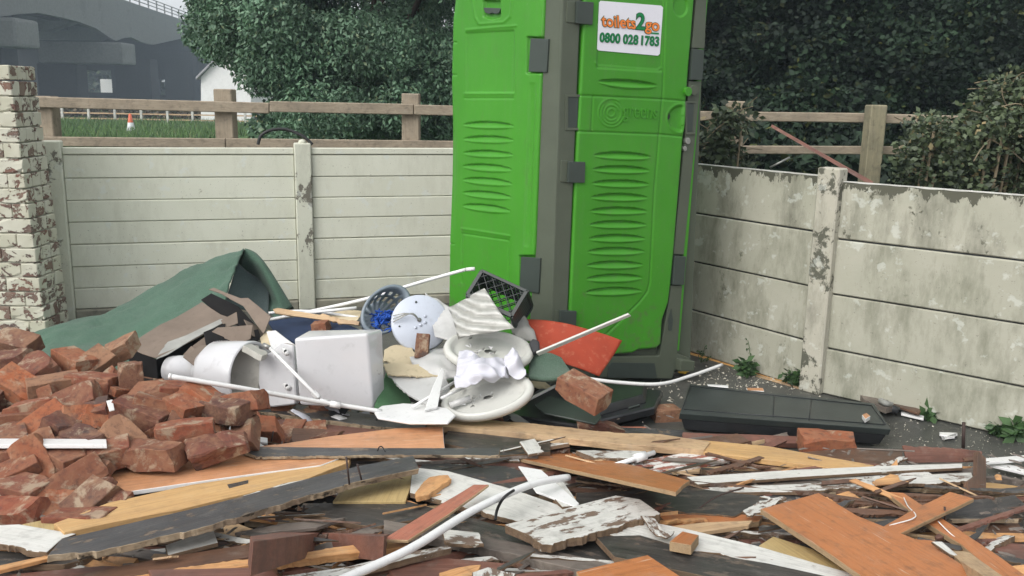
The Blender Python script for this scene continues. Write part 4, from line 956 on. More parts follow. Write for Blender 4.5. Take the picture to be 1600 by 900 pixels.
for b in [
    (28, 536, -28, -14, 20, 'brown brick tipped at the very top left of the brick heap', 0), (62, 576, -55, -10, 35, 'big brick end face just below the topmost brick at the left', 1, 1.05),
    (12, 566, 10, 5, 0, 'orange red brick at the left edge under the topmost brick', 2), (84, 604, 18, 6, 10, 'ochre faced brick lying left of the one beside the carpet edge', 3),
    (34, 606, -22, -26, 25, 'long dark brick sloping down to the right at the left edge of the heap', 4, 1.1), (116, 566, -4, 2, 0, 'flat red brick lying against the green carpet edge', 5),
    (156, 562, 60, 12, 20, 'squat red brick standing on end against the green carpet', 6), (146, 600, -6, 2, 8, 'wide pale topped brick below the one standing by the carpet', 0),
    (205, 600, 80, 60, 0, 'tan brick standing upright just left of the white pipe end', 1, .9), (199, 542, 30, 20, 30, 'dark red brick corner showing left of the cardboard box', 7),
    (116, 628, 25, 12, 30, 'pinkish brick tilted below the wide pale topped brick', 2), (52, 642, 20, 15, 10, 'brick with bright red chipped face near the left edge', 8),
    (14, 664, 5, 0, 0, 'buff brick end at the left edge above the white strip', 3), (66, 667, 28, 18, 12, 'brick climbing to the right just above the white strip', 4),
    (108, 662, 60, 10, 20, 'brown brick wedged behind the one climbing over the white strip', 5), (146, 655, 5, 4, 45, 'large broken bright orange red brick above the end of the white strip', 9, 1.15),
    (221, 648, -22, -5, 12, 'large brick with ochre mortar face in the middle of the heap', 0, 1.15), (198, 688, -26, -22, 20, 'tilted brick touching the right end of the white strip', 1, .95),
    (290, 676, 8, 8, 10, 'biggest dark red brick with rough front, right of the heap centre', 2, 1.3), (240, 711, 10, 6, 4, 'long sooty brick lying along the peach board', 4, 1.25),
    (340, 696, 14, 10, 20, 'bright orange wedge shaped brick piece right of the sooty long brick', 9, 1.1), (250, 637, -12, -4, 0, 'black sooted brick behind the large ochre faced one', 5),
    (268, 620, 20, 6, 30, 'rounded pale brick stub above the black sooted brick', 10), (322, 628, -5, -4, 0, 'long dull brick directly under the white pipe', 1, 1.2),
    (232, 616, 70, 12, 0, 'narrow brick end between the tan upright brick and the rounded stub', 6), (287, 614, 4, 0, 0, 'dark brick behind the white pipe end', 3),
    (298, 643, -4, 0, 8, 'dull red brick right of the black sooted one', 7), (376, 630, -6, 4, 0, 'red brick in front of the white ceramic bowl', 0),
    (58, 727, -24, -30, 25, 'long brown brick plunging to the right over the white strip', 1, 1.25), (100, 716, -10, -8, 5, 'dusky brick below the middle of the white strip', 2, 1.1),
    (160, 714, 30, 12, 20, 'dark brick below the right end of the white strip', 3), (6, 716, 10, 0, 0, 'dark brick at the left edge just below the white strip', 4),
    (36, 768, 4, 2, 10, 'bright orange red brick at the bottom left edge', 2, 1.2), (20, 742, 0, 10, 0, 'red brick peeping out above the bright one at the bottom left', 5, .9),
    (118, 754, 35, 22, 30, 'dark red brick leaning in the lower left corner of the heap', 0), (152, 776, 30, 14, 20, 'blunt ended brick resting above the pine plank end', 6, 1.1),
    (86, 792, 10, 5, 30, 'broken wine red brick low on the heap beside the blunt ended one', 9, 1.05), (22, 804, 0, 0, 0, 'dull brick under the bright one at the bottom left edge', 3, 1.1),
    (126, 819, -4, 4, -10, 'flat topped brick lying on the pine plank', 4, 1.0), (20, 690, -30, -10, 15, 'brick half covered by the left end of the white strip', 1),
    (176, 640, 30, 10, 0, 'small brick between the orange red and the ochre faced ones', 10), (352, 640, 0, 0, 10, 'flat brick below the white ceramic bowl', 5),
    (90, 690, 60, 0, 10, 'brick end just under the white strip', 10), (130, 690, 0, 0, 0, 'brick lying directly under the white strip', 5)]:
    x = list(b) + [1.0] * (8 - len(b)); rq = random.Random(int(x[0] * 7 + x[1])); brick(x[0], x[1], x[2] + rq.uniform(-32, 32), x[3] * 1.3 + rq.uniform(-14, 14), x[4] + rq.uniform(-18, 18), x[5], x[6] if x[6] > 5 else rq.choice((x[6], x[6], x[6], 11)), min(x[7], 1.04), group=G_)
G2 = 'single bricks scattered among the debris'
brick(411, 672, -8, 2, 20, 'rounded brown brick beside the broken white strips', 8, 1.0, group=G2, hf=lambda y: .17)
brick(460, 633, 0, 0, 10, 'dark red brick stub below the cistern corner', 10, 1, group=G2, hf=lambda y: .12)
brick(520, 638, -10, 0, 10, 'red brick piece under the white pipe joint', 9, 1, group=G2, hf=lambda y: .10)
brick(612, 642, 20, 0, 10, 'small red brick by the lower right corner of the cistern', 10, .8, group=G2, hf=lambda y: .09)
brick(912, 612, -38, -14, 8, 'rough long brick resting on the black television', 3, 1.15, group=G2, d=3.95)
brick(1046, 646, 10, 0, 0, 'red brick between the television and the black panel', 6, .9, group=G2, hf=lambda y: .03)
brick(1293, 694, -2, 0, 4, 'dusty pink brick lying in front of the black panel', 11, 1.25, group=G2, hf=lambda y: .06)
brick(940, 667, -6, 2, 0, 'flat terracotta slab of brick behind the long batten', 9, 1.15, group=G2, hf=lambda y: .08)
brick(516, 512, -5, 5, 0, 'small red brick piece on the navy board above the cistern', 10, .9, group=G2, d=4.75)
brick(760, 655, 0, 0, 0, 'dark brown brick stub in front of the lower toilet lid', 8, .85, group=G2, hf=lambda y: .09)
# buried bricks filling the heap
k = 0; rr = random.Random(5)
while k < 90:
    x, y = rr.gauss(-2.1, .85), rr.gauss(3.7, .75)
    if not (-3.6 < x < -.85 and 2.5 < y < 5.0): continue
    m = mound(x, y)
    if m < .05: continue
    brick(0, 0, rr.uniform(0, 180), rr.uniform(-16, 16), rr.choice((0, 0, 90)) + rr.uniform(-15, 15), 'red brick half buried ' + ('at the near foot of the brick heap' if y < 3.2 else 'in the middle of the brick heap' if y < 3.9 else 'towards the carpet end of the brick heap'), rr.randrange(len(BV)), rr.uniform(.9, 1.05), Vector((x, y, m - .01)), 'bricks half buried in the heap'); k += 1
rr = random.Random(15)
for k in range(75):
    py = rr.uniform(545, 815); px = rr.uniform(-20, 400 if 600 < py < 700 else 230)
    if px > 190 and (py > 715 or py < 625): continue
    small = rr.random() < .6
    brick(px, py, rr.uniform(0, 180), rr.uniform(-35, 35), rr.uniform(-45, 45), ('small broken brick fragment ' if small else 'loose brick ') + 'caught between the larger ones ' + ('beside the carpet' if py < 620 else 'above the white strip' if py < 690 else 'below the white strip'), rr.choice((8, 9, 10, 13)) if small else rr.choice((11, 12, 13, 7)), rr.uniform(.35, .6) if small else .9, group='brick pieces between the larger bricks', lift=-.005 if small else -.05)
rr = random.Random(51)
for k in range(34):
    px = rr.uniform(425, 850); py = rr.uniform(560, 655)
    if 462 < px < 600 and py < 640: py = rr.uniform(640, 658)
    hgt = float(np.interp(py, [560, 655], [.20, .09])) + rr.uniform(-.03, .03); c = H(px, py, hgt); a = rr.uniform(0, 3.14); s_ = rr.uniform(.03, .075)
    u_ = Vector((math.cos(a), math.sin(a), rr.uniform(-.2, .3))) * s_; v_ = Vector((-math.sin(a), math.cos(a), rr.uniform(-.1, .5))) * s_ * rr.uniform(.4, .8)
    mt, ad = rr.choice((('film', 'pale plastic film'), ('pvcgrey', 'white broken plastic'), ('cream', 'torn cream card'), ('paper', 'dirty grey paper'), ('cloth', 'white rag'), ('blackplastic', 'black plastic'), ('card', 'brown cardboard')))
    o = patch('scrap_piece', [[c - u_ - v_, c - v_ * 1.2, c + u_ - v_ * .7], [c - u_ * .9, c + Vector((0, 0, .012)), c + u_ * 1.1], [c - u_ * .6 + v_, c + v_, c + u_ * .8 + v_ * .8]], M[mt], None, 4, .0025, .012, k, crease=1.1)
    zn = 'under the broken bowl' if px < 470 else 'in front of the cistern' if px < 600 else 'below the torn cream boards' if px < 690 else 'around the lower toilet seat'
    tag(o, 'small scrap of ' + ad + ' ' + zn, 'scrap', 'small scraps among the bathroom debris')
# ------------------------------------------------------------------ buried scrap timber below the named boards
mats = ['black'] * 6 + ['brown'] * 6 + ['redbrown'] * 4 + ['greybrown'] * 4 + ['grey'] * 3 + ['tan'] * 2 + ['split'] * 2 + ['whiteflaky', 'whiteflaky', 'orange', 'redlam']
rr = random.Random(9); shared = {}
for mt in set(mats):
    shared[mt] = []
    for q in range(2):
        L, W, T = (.5, .09, .02) if q else (.75, .06, .028)
        pts = [Vector((-L / 2, -W / 2, 0)), Vector((L / 2, -W / 2 * rr.uniform(.3, 1), 0)), Vector((L / 2 * rr.uniform(.8, 1), W / 2, 0)), Vector((-L / 2 * rr.uniform(.8, 1), W / 2, 0))]
        o = poly_slab('scrap', pts, Vector((0, 0, 1)), T, M[mt], None, bev=.001, jag=(1, 3), amp=.014, seed=rr.randrange(99), warp=.01)
        shared[mt].append(o.data); bpy.data.objects.remove(o)
LBL = {'black': 'blackened splintered scrap board wedged low in the timber heap', 'brown': 'dark brown scrap timber wedged low in the timber heap', 'redbrown': 'reddish brown scrap timber wedged low in the heap', 'greybrown': 'grey brown scrap timber lying low in the heap', 'grey': 'weathered grey scrap board lying low in the heap', 'tan': 'pale raw softwood scrap lying low in the heap', 'split': 'splintered yellow scrap timber low in the heap', 'whiteflaky': 'white painted scrap timber wedged low in the heap', 'orange': 'orange laminate offcut wedged low in the heap', 'redlam': 'red laminate offcut wedged low in the heap'}
for k in range(300):
    y = rr.uniform(2.15, 4.15); x = rr.uniform(-.62 * y, min(.60 * y, 2.0)) if y < 3.4 else rr.uniform(-.25 * y, .30 * y)
    if x < -.30 * y and y > 3.0: continue
    py = float(np.interp(y, [2.44, 2.93, 3.67, 4.29], [900, 800, 700, 650])); zmax = Hp(py) - .045
    mt = rr.choice(mats); me = rr.choice(shared[mt])
    z = rr.uniform(.35, 1) * zmax
    o = bpy.data.objects.new('scrap_board', me); link(o)
    yaw = rr.choice((rr.gauss(0, 16), rr.gauss(-18, 10), rr.gauss(22, 12), rr.uniform(-80, 80)))
    o.matrix_world = Matrix.Translation((x, y, max(z, .03))) @ Matrix.Rotation(R(yaw), 4, 'Z') @ Matrix.Rotation(R(rr.gauss(0, 3)), 4, 'Y') @ Matrix.Rotation(R(rr.gauss(4, 14)), 4, 'X') @ Matrix.Diagonal((rr.uniform(.6, 1.15), rr.uniform(.7, 1.5), 1, 1))
    ppx = 800 + FPX * x / y; ppy = py
    zones = [(0, 420, 'under the heavy grey board at the left'), (420, 620, 'around the dark brown beam left of centre'), (620, 800, 'under the long diagonal white board'), (800, 1000, 'around the flaking white board piece'), (1000, 1200, 'around the orange block right of centre'), (1200, 1420, 'under the big orange board'), (1420, 3000, 'near the orange skirting at the right')]
    zf = [(0, 700, 'below the grey strip at the peach boards'), (700, 950, 'behind the slanting orange plank'), (950, 1200, 'below the long batten'), (1200, 3000, 'behind the long white trims')]
    zn = next((t for a, b_, t in (zones if py > 760 else zf) if a <= ppx < b_), 'at the left end of the timber heap')
    tag(o, LBL[mt].split(' wedged')[0].split(' lying')[0].split(' low in')[0] + ' ' + zn, 'scrap timber', 'scrap timber low in the heap')
# ------------------------------------------------------------------ the named boards, roughly back to front
def bd(name, label, mat, outline, lift=0, th=.018, jag=(), tilt=(0, -.06), cat='board', h=None, warp=.0, amp=.010, **k):
    return slab(name, label, cat, M[mat], outline, lift, th, tilt, jag, None, h, warp=warp, amp=amp, **k)
bd('board', 'dark weathered board with peeling edge running under the white pipe towards the cistern', 'grey', [(380, 622), (470, 632), (600, 650), (705, 662), (700, 672), (600, 668), (500, 655), (385, 640)], .02, .03, (4, 5, 6))
bd('board', 'second dark timber just below the peeling one behind the peach boards', 'redbrown', [(400, 650), (520, 664), (640, 676), (640, 684), (520, 676), (400, 662)], .0, .03)
bd('laminate_board', 'long peach laminate board running from the bricks to under the grey strip', 'peach', [(136, 738), (300, 713), (430, 694), (530, 716), (500, 727), (340, 748), (180, 771)], .075, .016)
bd('laminate_board', 'peach laminate board end behind the long grey strip', 'peach', [(418, 697), (520, 681), (620, 669), (692, 667), (695, 700), (560, 706), (430, 706)], .06, .018)
bd('long_batten', 'long raw softwood batten with torn back half crossing the middle to the right', 'tan', [(664, 650), (820, 660), (960, 676), (1030, 678), (1110, 690), (1100, 703), (960, 693), (820, 677), (670, 664)], .035, .03, (0, 1, 2), h=.13)
bd('long_batten', 'clean pale end of the long batten pointing right', 'pine', [(1022, 681), (1200, 697), (1366, 727), (1330, 735), (1180, 716), (1022, 696)], .04, .022, h=.13)
bd('board', 'black stained boards behind the batten left part', 'black', [(700, 672), (860, 690), (860, 706), (780, 712), (690, 692)], .0, .02)
bd('board', 'dark board lying behind the batten near the pipe coupler', 'black', [(820, 688), (960, 700), (1100, 715), (1080, 735), (940, 725), (800, 705)], -.01, .02, h=.10)
bd('grey_strip', 'long grey skirting with torn paper edge lying over the peach boards', 'grey', [(358, 697), (500, 699), (640, 700), (782, 700), (780, 711), (640, 711), (520, 712), (400, 713)], .095, .012, (4, 5, 6), amp=.008)
bd('board', 'thin reddish board under the right end of the grey strip', 'redbrown', [(640, 716), (780, 714), (860, 730), (760, 738), (650, 730)], -.01, .012)
bd('board', 'dark wide board in the gap between white board and grey strip', 'grey', [(660, 724), (790, 728), (860, 752), (880, 780), (760, 762), (650, 740)], -.005, .02)
bd('painted_board', 'red brown board with patches of old white paint under the batten', 'pinkwhite', [(985, 722), (1095, 703), (1180, 708), (1080, 728), (1000, 738)], .02, .02, h=.14)
bd('board', 'small wedge of white board beside the orange plank tip', 'whitepaint', [(812, 690), (836, 685), (850, 706), (826, 710)], .05, .01, (1,))
bd('painted_board', 'white crusted batten piece beside the pipe coupler', 'whiteflaky', [(900, 704), (960, 703), (1010, 705), (1010, 716), (930, 716)], .02, .02, (0, 3))
bd('trim_board', 'dull brown trim running right towards the dark box end', 'greybrown', [(1130, 736), (1300, 728), (1420, 722), (1500, 722), (1500, 735), (1300, 745), (1120, 752)], .0, .02, h=.13)
bd('board', 'dark board running to the right below the batten', 'brown', [(1050, 715), (1180, 712), (1330, 700), (1410, 702), (1410, 722), (1230, 732), (1060, 735)], -.02, .02, h=.10)
bd('board', 'thin brown lath lying behind the white trims', 'tan', [(1030, 733), (1160, 727), (1300, 724), (1300, 728), (1150, 733), (1035, 739)], .01, .012, h=.135)
bd('white_trim', 'upper long white painted trim strip on the right', 'whitepaint', [(1072, 745), (1240, 734), (1400, 727), (1504, 724), (1504, 731), (1400, 736), (1240, 746), (1090, 757)], .035, .012, h=.16)
bd('trim_board', 'brown inner face between the two white trims', 'greybrown', [(1085, 758), (1250, 747), (1400, 738), (1520, 731), (1520, 741), (1400, 747), (1250, 757), (1100, 765)], .018, .02, h=.155)
bd('white_trim', 'lower long white trim with broken orange splinter on the right', 'whiteflaky', [(1090, 762), (1250, 756), (1400, 744), (1518, 738), (1522, 750), (1400, 757), (1250, 768), (1110, 770)], .035, .014, (4, 5), h=.165)
bd('splinter', 'orange splinter stuck on the lower white trim', 'split', [(1364, 752), (1390, 740), (1404, 742), (1406, 750), (1420, 752), (1370, 757)], .06, .008, (0, 1, 2), h=.165, cat='splinter')
# dark box end at right
o = face('standing_panel', M['redbrown'], [(1410, 697), (1470, 700), (1535, 706), (1533, 722), (1418, 724)], [D(1410, 697, 3.62), D(1535, 706, 3.55), D(1418, 724, 3.6)], .012, jag=(0, 1), amp=.004); tag(o, 'dark red brown panel standing on edge at the right end of the white trims', 'panel')
o = face('upright_panel', M['brown'], [(1528, 704), (1541, 716), (1541, 800), (1515, 800), (1512, 752), (1526, 742)], [D(1528, 704, 3.45), D(1541, 716, 3.45), D(1515, 800, 3.1)], .02, jag=(2,), amp=.004); tag(o, 'dark upright end board at the far right of the white trims', 'panel')
bd('board', 'blackened broad board below the lower white trim', 'black', [(1060, 768), (1250, 770), (1420, 762), (1520, 760), (1530, 800), (1400, 815), (1200, 812), (1090, 800)], .0, .02, h=.14)
bd('board', 'dark charred board stretching to the lower right corner', 'black', [(1400, 800), (1600, 790), (1700, 800), (1700, 860), (1560, 850), (1440, 850)], .0, .02, h=.12)
bd('board', 'brown board lying at the lower right edge', 'redbrown', [(1520, 842), (1600, 850), (1700, 862), (1700, 880), (1580, 872)], .03, .02, h=.16)
bd('board', 'charred black sheet with torn pale edge in the right middle', 'black', [(900, 770), (1080, 762), (1215, 778), (1160, 800), (1150, 806), (1020, 795), (900, 800)], .01, .014, (4, 5), amp=.008)
bd('torn_strip', 'crumpled white strip hanging off the charred sheet', 'whiteflaky', [(1160, 798), (1200, 778), (1225, 775), (1200, 796), (1172, 806)], .045, .008, ('all',), amp=.010)
bd('laminate_board', 'long orange laminate plank slanting down to the right in the centre', 'orange', [(781, 690), (860, 700), (1000, 729), (1078, 751), (1068, 757), (1056, 769), (940, 744), (786, 711)], .075, .014, tilt=(0, -.30))
bd('box_board', 'brown open channel of orange board between the white pieces', 'orange', [(1030, 806), (1100, 800), (1192, 806), (1186, 815), (1100, 822), (1046, 822)], .0, .02)
bd('batten', 'pale batten edge in front of the brown channel board', 'tan', [(1046, 822), (1100, 816), (1176, 813), (1170, 820), (1100, 830), (1055, 830)], .035, .016)
bd('painted_board', 'long white board crossing diagonally under the white pipe', 'whitepaint', [(645, 730), (700, 736), (800, 764), (905, 800), (860, 812), (800, 812), (740, 797), (690, 782), (640, 770)], .025, .018, (4, 5, 6), amp=.012)
bd('split_block', 'broken brown wooden block lying on the long white board', 'split', [(655, 762), (672, 745), (700, 742), (706, 748), (672, 772), (650, 776)], .055, .02, ('all',), cat='wood chunk', amp=.006)
bd('plastic_trim', 'semi clear white plastic strip standing up right of the white pipe', 'pvc', [(810, 728), (846, 734), (905, 786), (900, 792), (850, 772), (838, 768)], .045, .008)
bd('painted_board', 'white square cut end of board beside the plastic strip', 'whitepaint', [(850, 760), (880, 752), (906, 790), (878, 792)], .04, .012, (0,))
bd('plywood', 'small yellowish plywood piece under the grey board', 'ply', [(520, 783), (534, 764), (600, 750), (653, 735), (636, 776), (634, 783)], .02, .012)
bd('board', 'dark board beneath the yellowish plywood', 'black', [(500, 786), (640, 784), (700, 800), (760, 830), (700, 840), (560, 820), (470, 800)], .0, .02)
bd('pine_plank', 'fresh pine plank with notch slanting up from the bricks', 'pine', [(84, 818), (170, 785), (300, 757), (430, 738), (548, 714), (545, 722), (480, 748), (390, 770), (280, 796), (180, 815), (100, 832)], .06, .03)
bd('splinter', 'thin black strip laid on the pine plank as the shade of a slot', 'black', [(355, 757), (388, 750), (388, 755), (358, 763)], .064, .003, cat='notch', bev=0)  # black strip paints the shade of a cut, the plank stays whole
bd('lath', 'thin pale strip lying between pine plank and grey board', 'whiteflaky', [(380, 774), (440, 756), (480, 748), (470, 754), (420, 768), (384, 778)], .075, .006, ('all',), amp=.004, cat='strip')
bd('weathered_board', 'long heavy blackish grey board with torn pale edge rising to the right', 'grey', [(96, 842), (200, 818), (330, 788), (480, 748), (560, 728), (646, 712), (655, 732), (560, 752), (480, 774), (380, 806), (280, 832), (150, 862), (74, 868)], .10, .022, (7, 8, 9, 10, 11), amp=.008)
bd('painted_board', 'white board with ragged front edge at the left edge of the photo', 'whitepaint', [(-20, 821), (30, 819), (120, 834), (96, 842), (72, 863), (40, 858), (-20, 846)], .045, .02, (4, 5), amp=.012)
bd('plywood', 'yellow ply scrap left of the brick on the pine plank', 'ply', [(34, 819), (84, 809), (88, 828), (60, 826)], .03, .012)
bd('painted_board', 'small square white board end below the grey board', 'whitepaint', [(258, 852), (334, 826), (341, 848), (300, 858), (262, 868)], .02, .014)
bd('lath', 'pale grey pointed board under the heavy grey board', 'greybrown', [(366, 832), (440, 818), (540, 808), (495, 824), (410, 832)], .015, .012)
bd('brown_beam', 'dark brown beam with square cut end below the centre left', 'redbrown', [(391, 838), (470, 827), (560, 821), (620, 830), (600, 838), (500, 832), (396, 846)], .03, .07, tilt=(0, -.5))
bd('splintered_plank', 'splintered yellow plank running left to right near the bottom', 'split', [(180, 905), (330, 880), (480, 862), (590, 846), (650, 850), (610, 858), (480, 872), (340, 890), (200, 920)], .05, .025, (0, 1, 2, 5, 6, 7), amp=.007)
bd('board', 'brown board at the bottom left below the grey board', 'brown', [(110, 900), (250, 872), (390, 850), (400, 868), (260, 890), (150, 920)], .01, .025)
bd('splintered_plank', 'pale straw coloured split strip at the bottom left edge', 'split', [(-20, 888), (70, 868), (120, 860), (60, 876), (-20, 896)], .03, .012, (0, 2), amp=.004)
bd('board', 'black board under the white ragged board at the bottom left', 'black', [(-20, 858), (60, 866), (160, 866), (100, 882), (-20, 884)], .01, .02)
bd('board', 'reddish board low at the bottom left corner', 'redbrown', [(-20, 900), (160, 884), (300, 886), (160, 930), (-20, 930)], .0, .02)
bd('board', 'brown plank along the bottom edge left of centre', 'brown', [(250, 906), (400, 888), (430, 884), (436, 896), (300, 940)], .03, .02)
bd('white_trim', 'thin white edged lath near the bottom centre', 'whiteflaky', [(430, 902), (540, 886), (640, 862), (700, 852), (706, 856), (640, 872), (540, 897), (440, 915)], .06, .02, (4, 5, 6), amp=.003)
bd('board', 'long dark brown board with grey face crossing the bottom centre', 'greybrown', [(600, 812), (760, 838), (900, 868), (1010, 895), (1000, 912), (880, 884), (740, 852), (600, 826)], .02, .03, (4, 5), amp=.006)
bd('board', 'black charred wide board in the bottom centre', 'black', [(700, 800), (800, 826), (980, 848), (1080, 880), (1100, 920), (940, 900), (800, 862), (640, 820)], .01, .02)
bd('broken_board', 'broken grey moulding piece under the red laminate strip', 'whiteflaky', [(690, 826), (748, 832), (756, 850), (700, 848), (694, 842)], .055, .012, (1, 2, 3), amp=.006)
bd('board', 'dark green black plank sweeping from the centre to the bottom right', 'black', [(930, 838), (1000, 836), (1090, 862), (1200, 880), (1300, 902), (1280, 930), (1100, 900), (960, 870)], .045, .02)
bd('laminate_board', 'narrow red laminate strip rising to the right across the white board', 'redlam', [(597, 843), (668, 800), (740, 757), (764, 757), (700, 804), (638, 844)], .085, .010)
bd('painted_board', 'flaking white board piece with torn grey end right of centre', 'whiteflaky', [(788, 820), (870, 798), (962, 774), (1000, 780), (1032, 802), (1000, 812), (930, 832), (856, 851), (830, 838)], .07, .028, (4, 5, 6, 7), amp=.012)
bd('painted_board', 'long white board running to the bottom edge right of centre', 'whitepaint', [(930, 830), (1000, 812), (1080, 828), (1180, 852), (1262, 876), (1345, 900), (1330, 925), (1220, 890), (1120, 864), (1060, 858), (960, 838)], .045, .018, (7, 8), amp=.008)
bd('wood_block', 'small orange brown block with nail on the long white board', 'orange', [(1046, 846), (1066, 830), (1092, 836), (1080, 852)], .085, .03, tilt=(0, -.2), cat='wood block')
bd('torn_strip', 'curled pale splinter joining the two white boards', 'whiteflaky', [(1000, 808), (1024, 812), (1040, 830), (1054, 828), (1040, 842), (1020, 832)], .075, .006, ('all',), amp=.006, warp=.03)
bd('plywood', 'dull yellow plywood piece left of the big orange board', 'ply', [(1186, 852), (1208, 838), (1270, 858), (1345, 905), (1310, 912), (1240, 880)], .03, .012)
bd('laminate_board', 'orange board angled at the right, with white sealant line', 'orange', [(1366, 830), (1420, 800), (1484, 768), (1522, 779), (1500, 790), (1396, 839)], .05, .014)
bd('laminate_skirting', 'orange skirting board running down to the right corner', 'orange', [(1384, 768), (1412, 770), (1480, 815), (1560, 868), (1610, 905), (1580, 915), (1500, 850), (1440, 812)], .02, .018)
bd('laminate_skirting', 'second face of the orange skirting, lighter edge', 'tan', [(1440, 816), (1480, 838), (1574, 905), (1560, 915), (1500, 876), (1450, 830)], .018, .03, tilt=(0, -.4))
bd('laminate_board', 'orange scrap with white flecks behind the big orange board', 'orange', [(1400, 842), (1460, 844), (1500, 875), (1440, 880)], .02, .012, (0, 1))
bd('painted_board', 'small white wedge right of the big orange board', 'whitepaint', [(1455, 846), (1472, 846), (1502, 872), (1484, 866)], .045, .008)
bd('laminate_board', 'big orange laminate board in the lower right foreground', 'orange', [(1188, 795), (1279, 770), (1340, 806), (1450, 850), (1560, 915), (1380, 925), (1300, 868)], .095, .018)
bd('laminate_board', 'orange laminate corner at the bottom edge right of centre', 'orange', [(900, 893), (1012, 867), (1070, 905), (1040, 935), (920, 935)], .09, .016)
bd('painted_board', 'rough white piece at the bottom edge in the centre', 'whiteflaky', [(738, 894), (762, 886), (806, 896), (790, 925), (740, 925)], .08, .02, (0, 1), amp=.008)
bd('laminate_board', 'orange broken scrap at the bottom edge left of centre', 'split', [(686, 895), (730, 884), (752, 882), (744, 896), (700, 912)], .06, .015, ('all',), amp=.005)
bd('board', 'brown piece along the bottom edge in the middle', 'redbrown', [(600, 880), (700, 872), (790, 880), (780, 900), (620, 905)], .03, .02)
bd('board', 'brown cut board bottom left of the splintered plank', 'redbrown', [(232, 890), (420, 886), (436, 900), (250, 920)], .065, .02)
bd('rough_lump', 'rounded charred log end at the right edge', 'brown', [(1480, 812), (1580, 806), (1600, 830), (1560, 846), (1490, 842)], .03, .05, ('all',), amp=.008, cat='log', h=.14)
bd('pine_plank', 'pale pine strip on the ground at the right edge', 'pine', [(1534, 752), (1640, 766), (1640, 778), (1534, 765)], .0, .02, h=.05)
bd('white_trim', 'upper white plastic strip lying on the ground at the right edge', 'pvc', [(1536, 716), (1640, 708), (1640, 714), (1536, 723)], 0, .012, h=.06)
bd('white_trim', 'lower white plastic strip lying on the ground at the right edge', 'pvc', [(1538, 724), (1560, 722), (1640, 740), (1640, 748)], 0, .012, h=.04)
o = slab('plastic_strip', 'white plastic strip lying across the brick heap at the left edge', 'plastic strip', M['pvc'], [(-20, 685), (166, 686), (167, 695), (-20, 695)], .04, .014, (0, -.1), (), None, None, Hb)
bd('paper_scrap', 'small white scrap between the bricks below the plastic strip', 'pvc', [(60, 708), (68, 706), (80, 722), (70, 716)], 0, .004, hf=Hb, cat='scrap')
for q, lb in (([(320, 647), (328, 648), (420, 700), (412, 703)], 'white plastic strip sloping down beside the rounded brown brick'), ([(372, 678), (418, 684), (418, 692), (376, 686)], 'short white plastic offcut by the rounded brown brick'), ([(378, 653), (386, 653), (376, 684), (368, 676)], 'upright white plastic splinter by the rounded brown brick')):
    bd('plastic_strip', lb, 'pvc', q, .03, .010, h=.17, cat='plastic strip')
bd('bracket', 'small white perforated clip between the bricks', 'pvc', [(166, 626), (176, 624), (179, 640), (171, 642)], .05, .004, hf=Hb, cat='clip')
bd('crumpled_foil', 'crumpled dark grey rag beside the white plastic splinter', 'greybrown', [(345, 642), (365, 638), (385, 650), (372, 656), (350, 652)], .05, .012, ('all',), h=.14, cat='rag', warp=.05)
# pipes and rods
def T(name, label, cat, pts, r, mat='pvc', **k):
    o = tube(name, pts, r, M[mat], **k); return tag(o, label, cat)
pe = empty('white_pipe', H(700, 820, .3), 'thick white plastic pipe with a black tie rising from the bottom edge to the centre', 'pipe')
tube('pipe', [H(520, 912, .37), H(640, 858, .36), H(740, 797, .34), (H(830, 757, .31)), H(888, 746, .27)], .0135, M['pvc'], pe)
tube('cable_tie', [H(774, 812, .27), H(777, 796, .29), H(787, 778, .345), H(803, 766, .35)], .005, M['rubber'], pe, 6)
pe = empty('white_pipe', H(300, 600, .3), 'thin white pipe with coupler lying from the bricks past the cistern', 'pipe')
tube('pipe', [D(266, 588, 3.50), D(380, 607, 3.62), D(500, 628, 3.80), D(596, 643, 3.90)], .0105, M['pvc'], pe)
for a, b_ in (((500, 628), (512, 630)), ((516, 631), (532, 634))): tube('coupler', [D(*a, 3.81), D(*b_, 3.82)], .015, M['pvc'], pe, curve=False)
tube('end_cap', [D(264, 587.6, 3.5), D(268, 588.3, 3.5)], .012, M['pvc'], pe, curve=False)
pe = empty('white_pipe', D(460, 580, 4.05), 'short white pipe with brass tap leaning from the broken bowl down to the coupler', 'pipe')
tube('pipe', [D(422, 544, 4.12), D(498, 622, 3.86)], .0085, M['pvc'], pe, curve=False); tube('coupler', [D(490, 614, 3.90), D(497, 621, 3.87)], .014, M['pvc'], pe, curve=False)
tube('tap', [D(412, 539, 4.14), D(420, 543, 4.12)], .012, M['steel'], pe, curve=False); tube('nut', [D(430, 552, 4.1), D(434, 556, 4.1)], .013, M['pvcgrey'], pe, curve=False)
T('white_pipe', 'long white pipe leaning from the carpet up to the cabin side', 'pipe', [D(405, 503, 5.3), D(560, 470, 4.95), D(650, 443, 4.9), D(728, 421, 4.88)], .010)
T('pipe_end', 'capped end of the long white pipe against the cabin', 'pipe cap', [D(729, 421, 4.88), D(742, 420, 4.87)], .011, curve=False)
T('white_pipe', 'short white pipe lying over the navy board', 'pipe', [D(470, 490, 4.95), D(557, 481, 4.9)], .009, curve=False)
T('white_pipe', 'grey white rod lying on the pale splinters behind the cistern', 'pipe', [D(420, 489, 5.0), D(480, 486, 5.0), D(560, 496, 4.9)], .008)
T('white_hose', 'white hose with joints curving across the ground in front of the cabin', 'hose', [D(902, 589, 4.25), D(960, 597, 4.3), D(1030, 600, 4.4), D(1080, 587, 4.6), D(1128, 570, 4.8)], .0095)
T('white_pipe', 'thin white rod rising in front of the television', 'pipe', [H(775, 650, .12), H(868, 603, .2)], .008, curve=False)
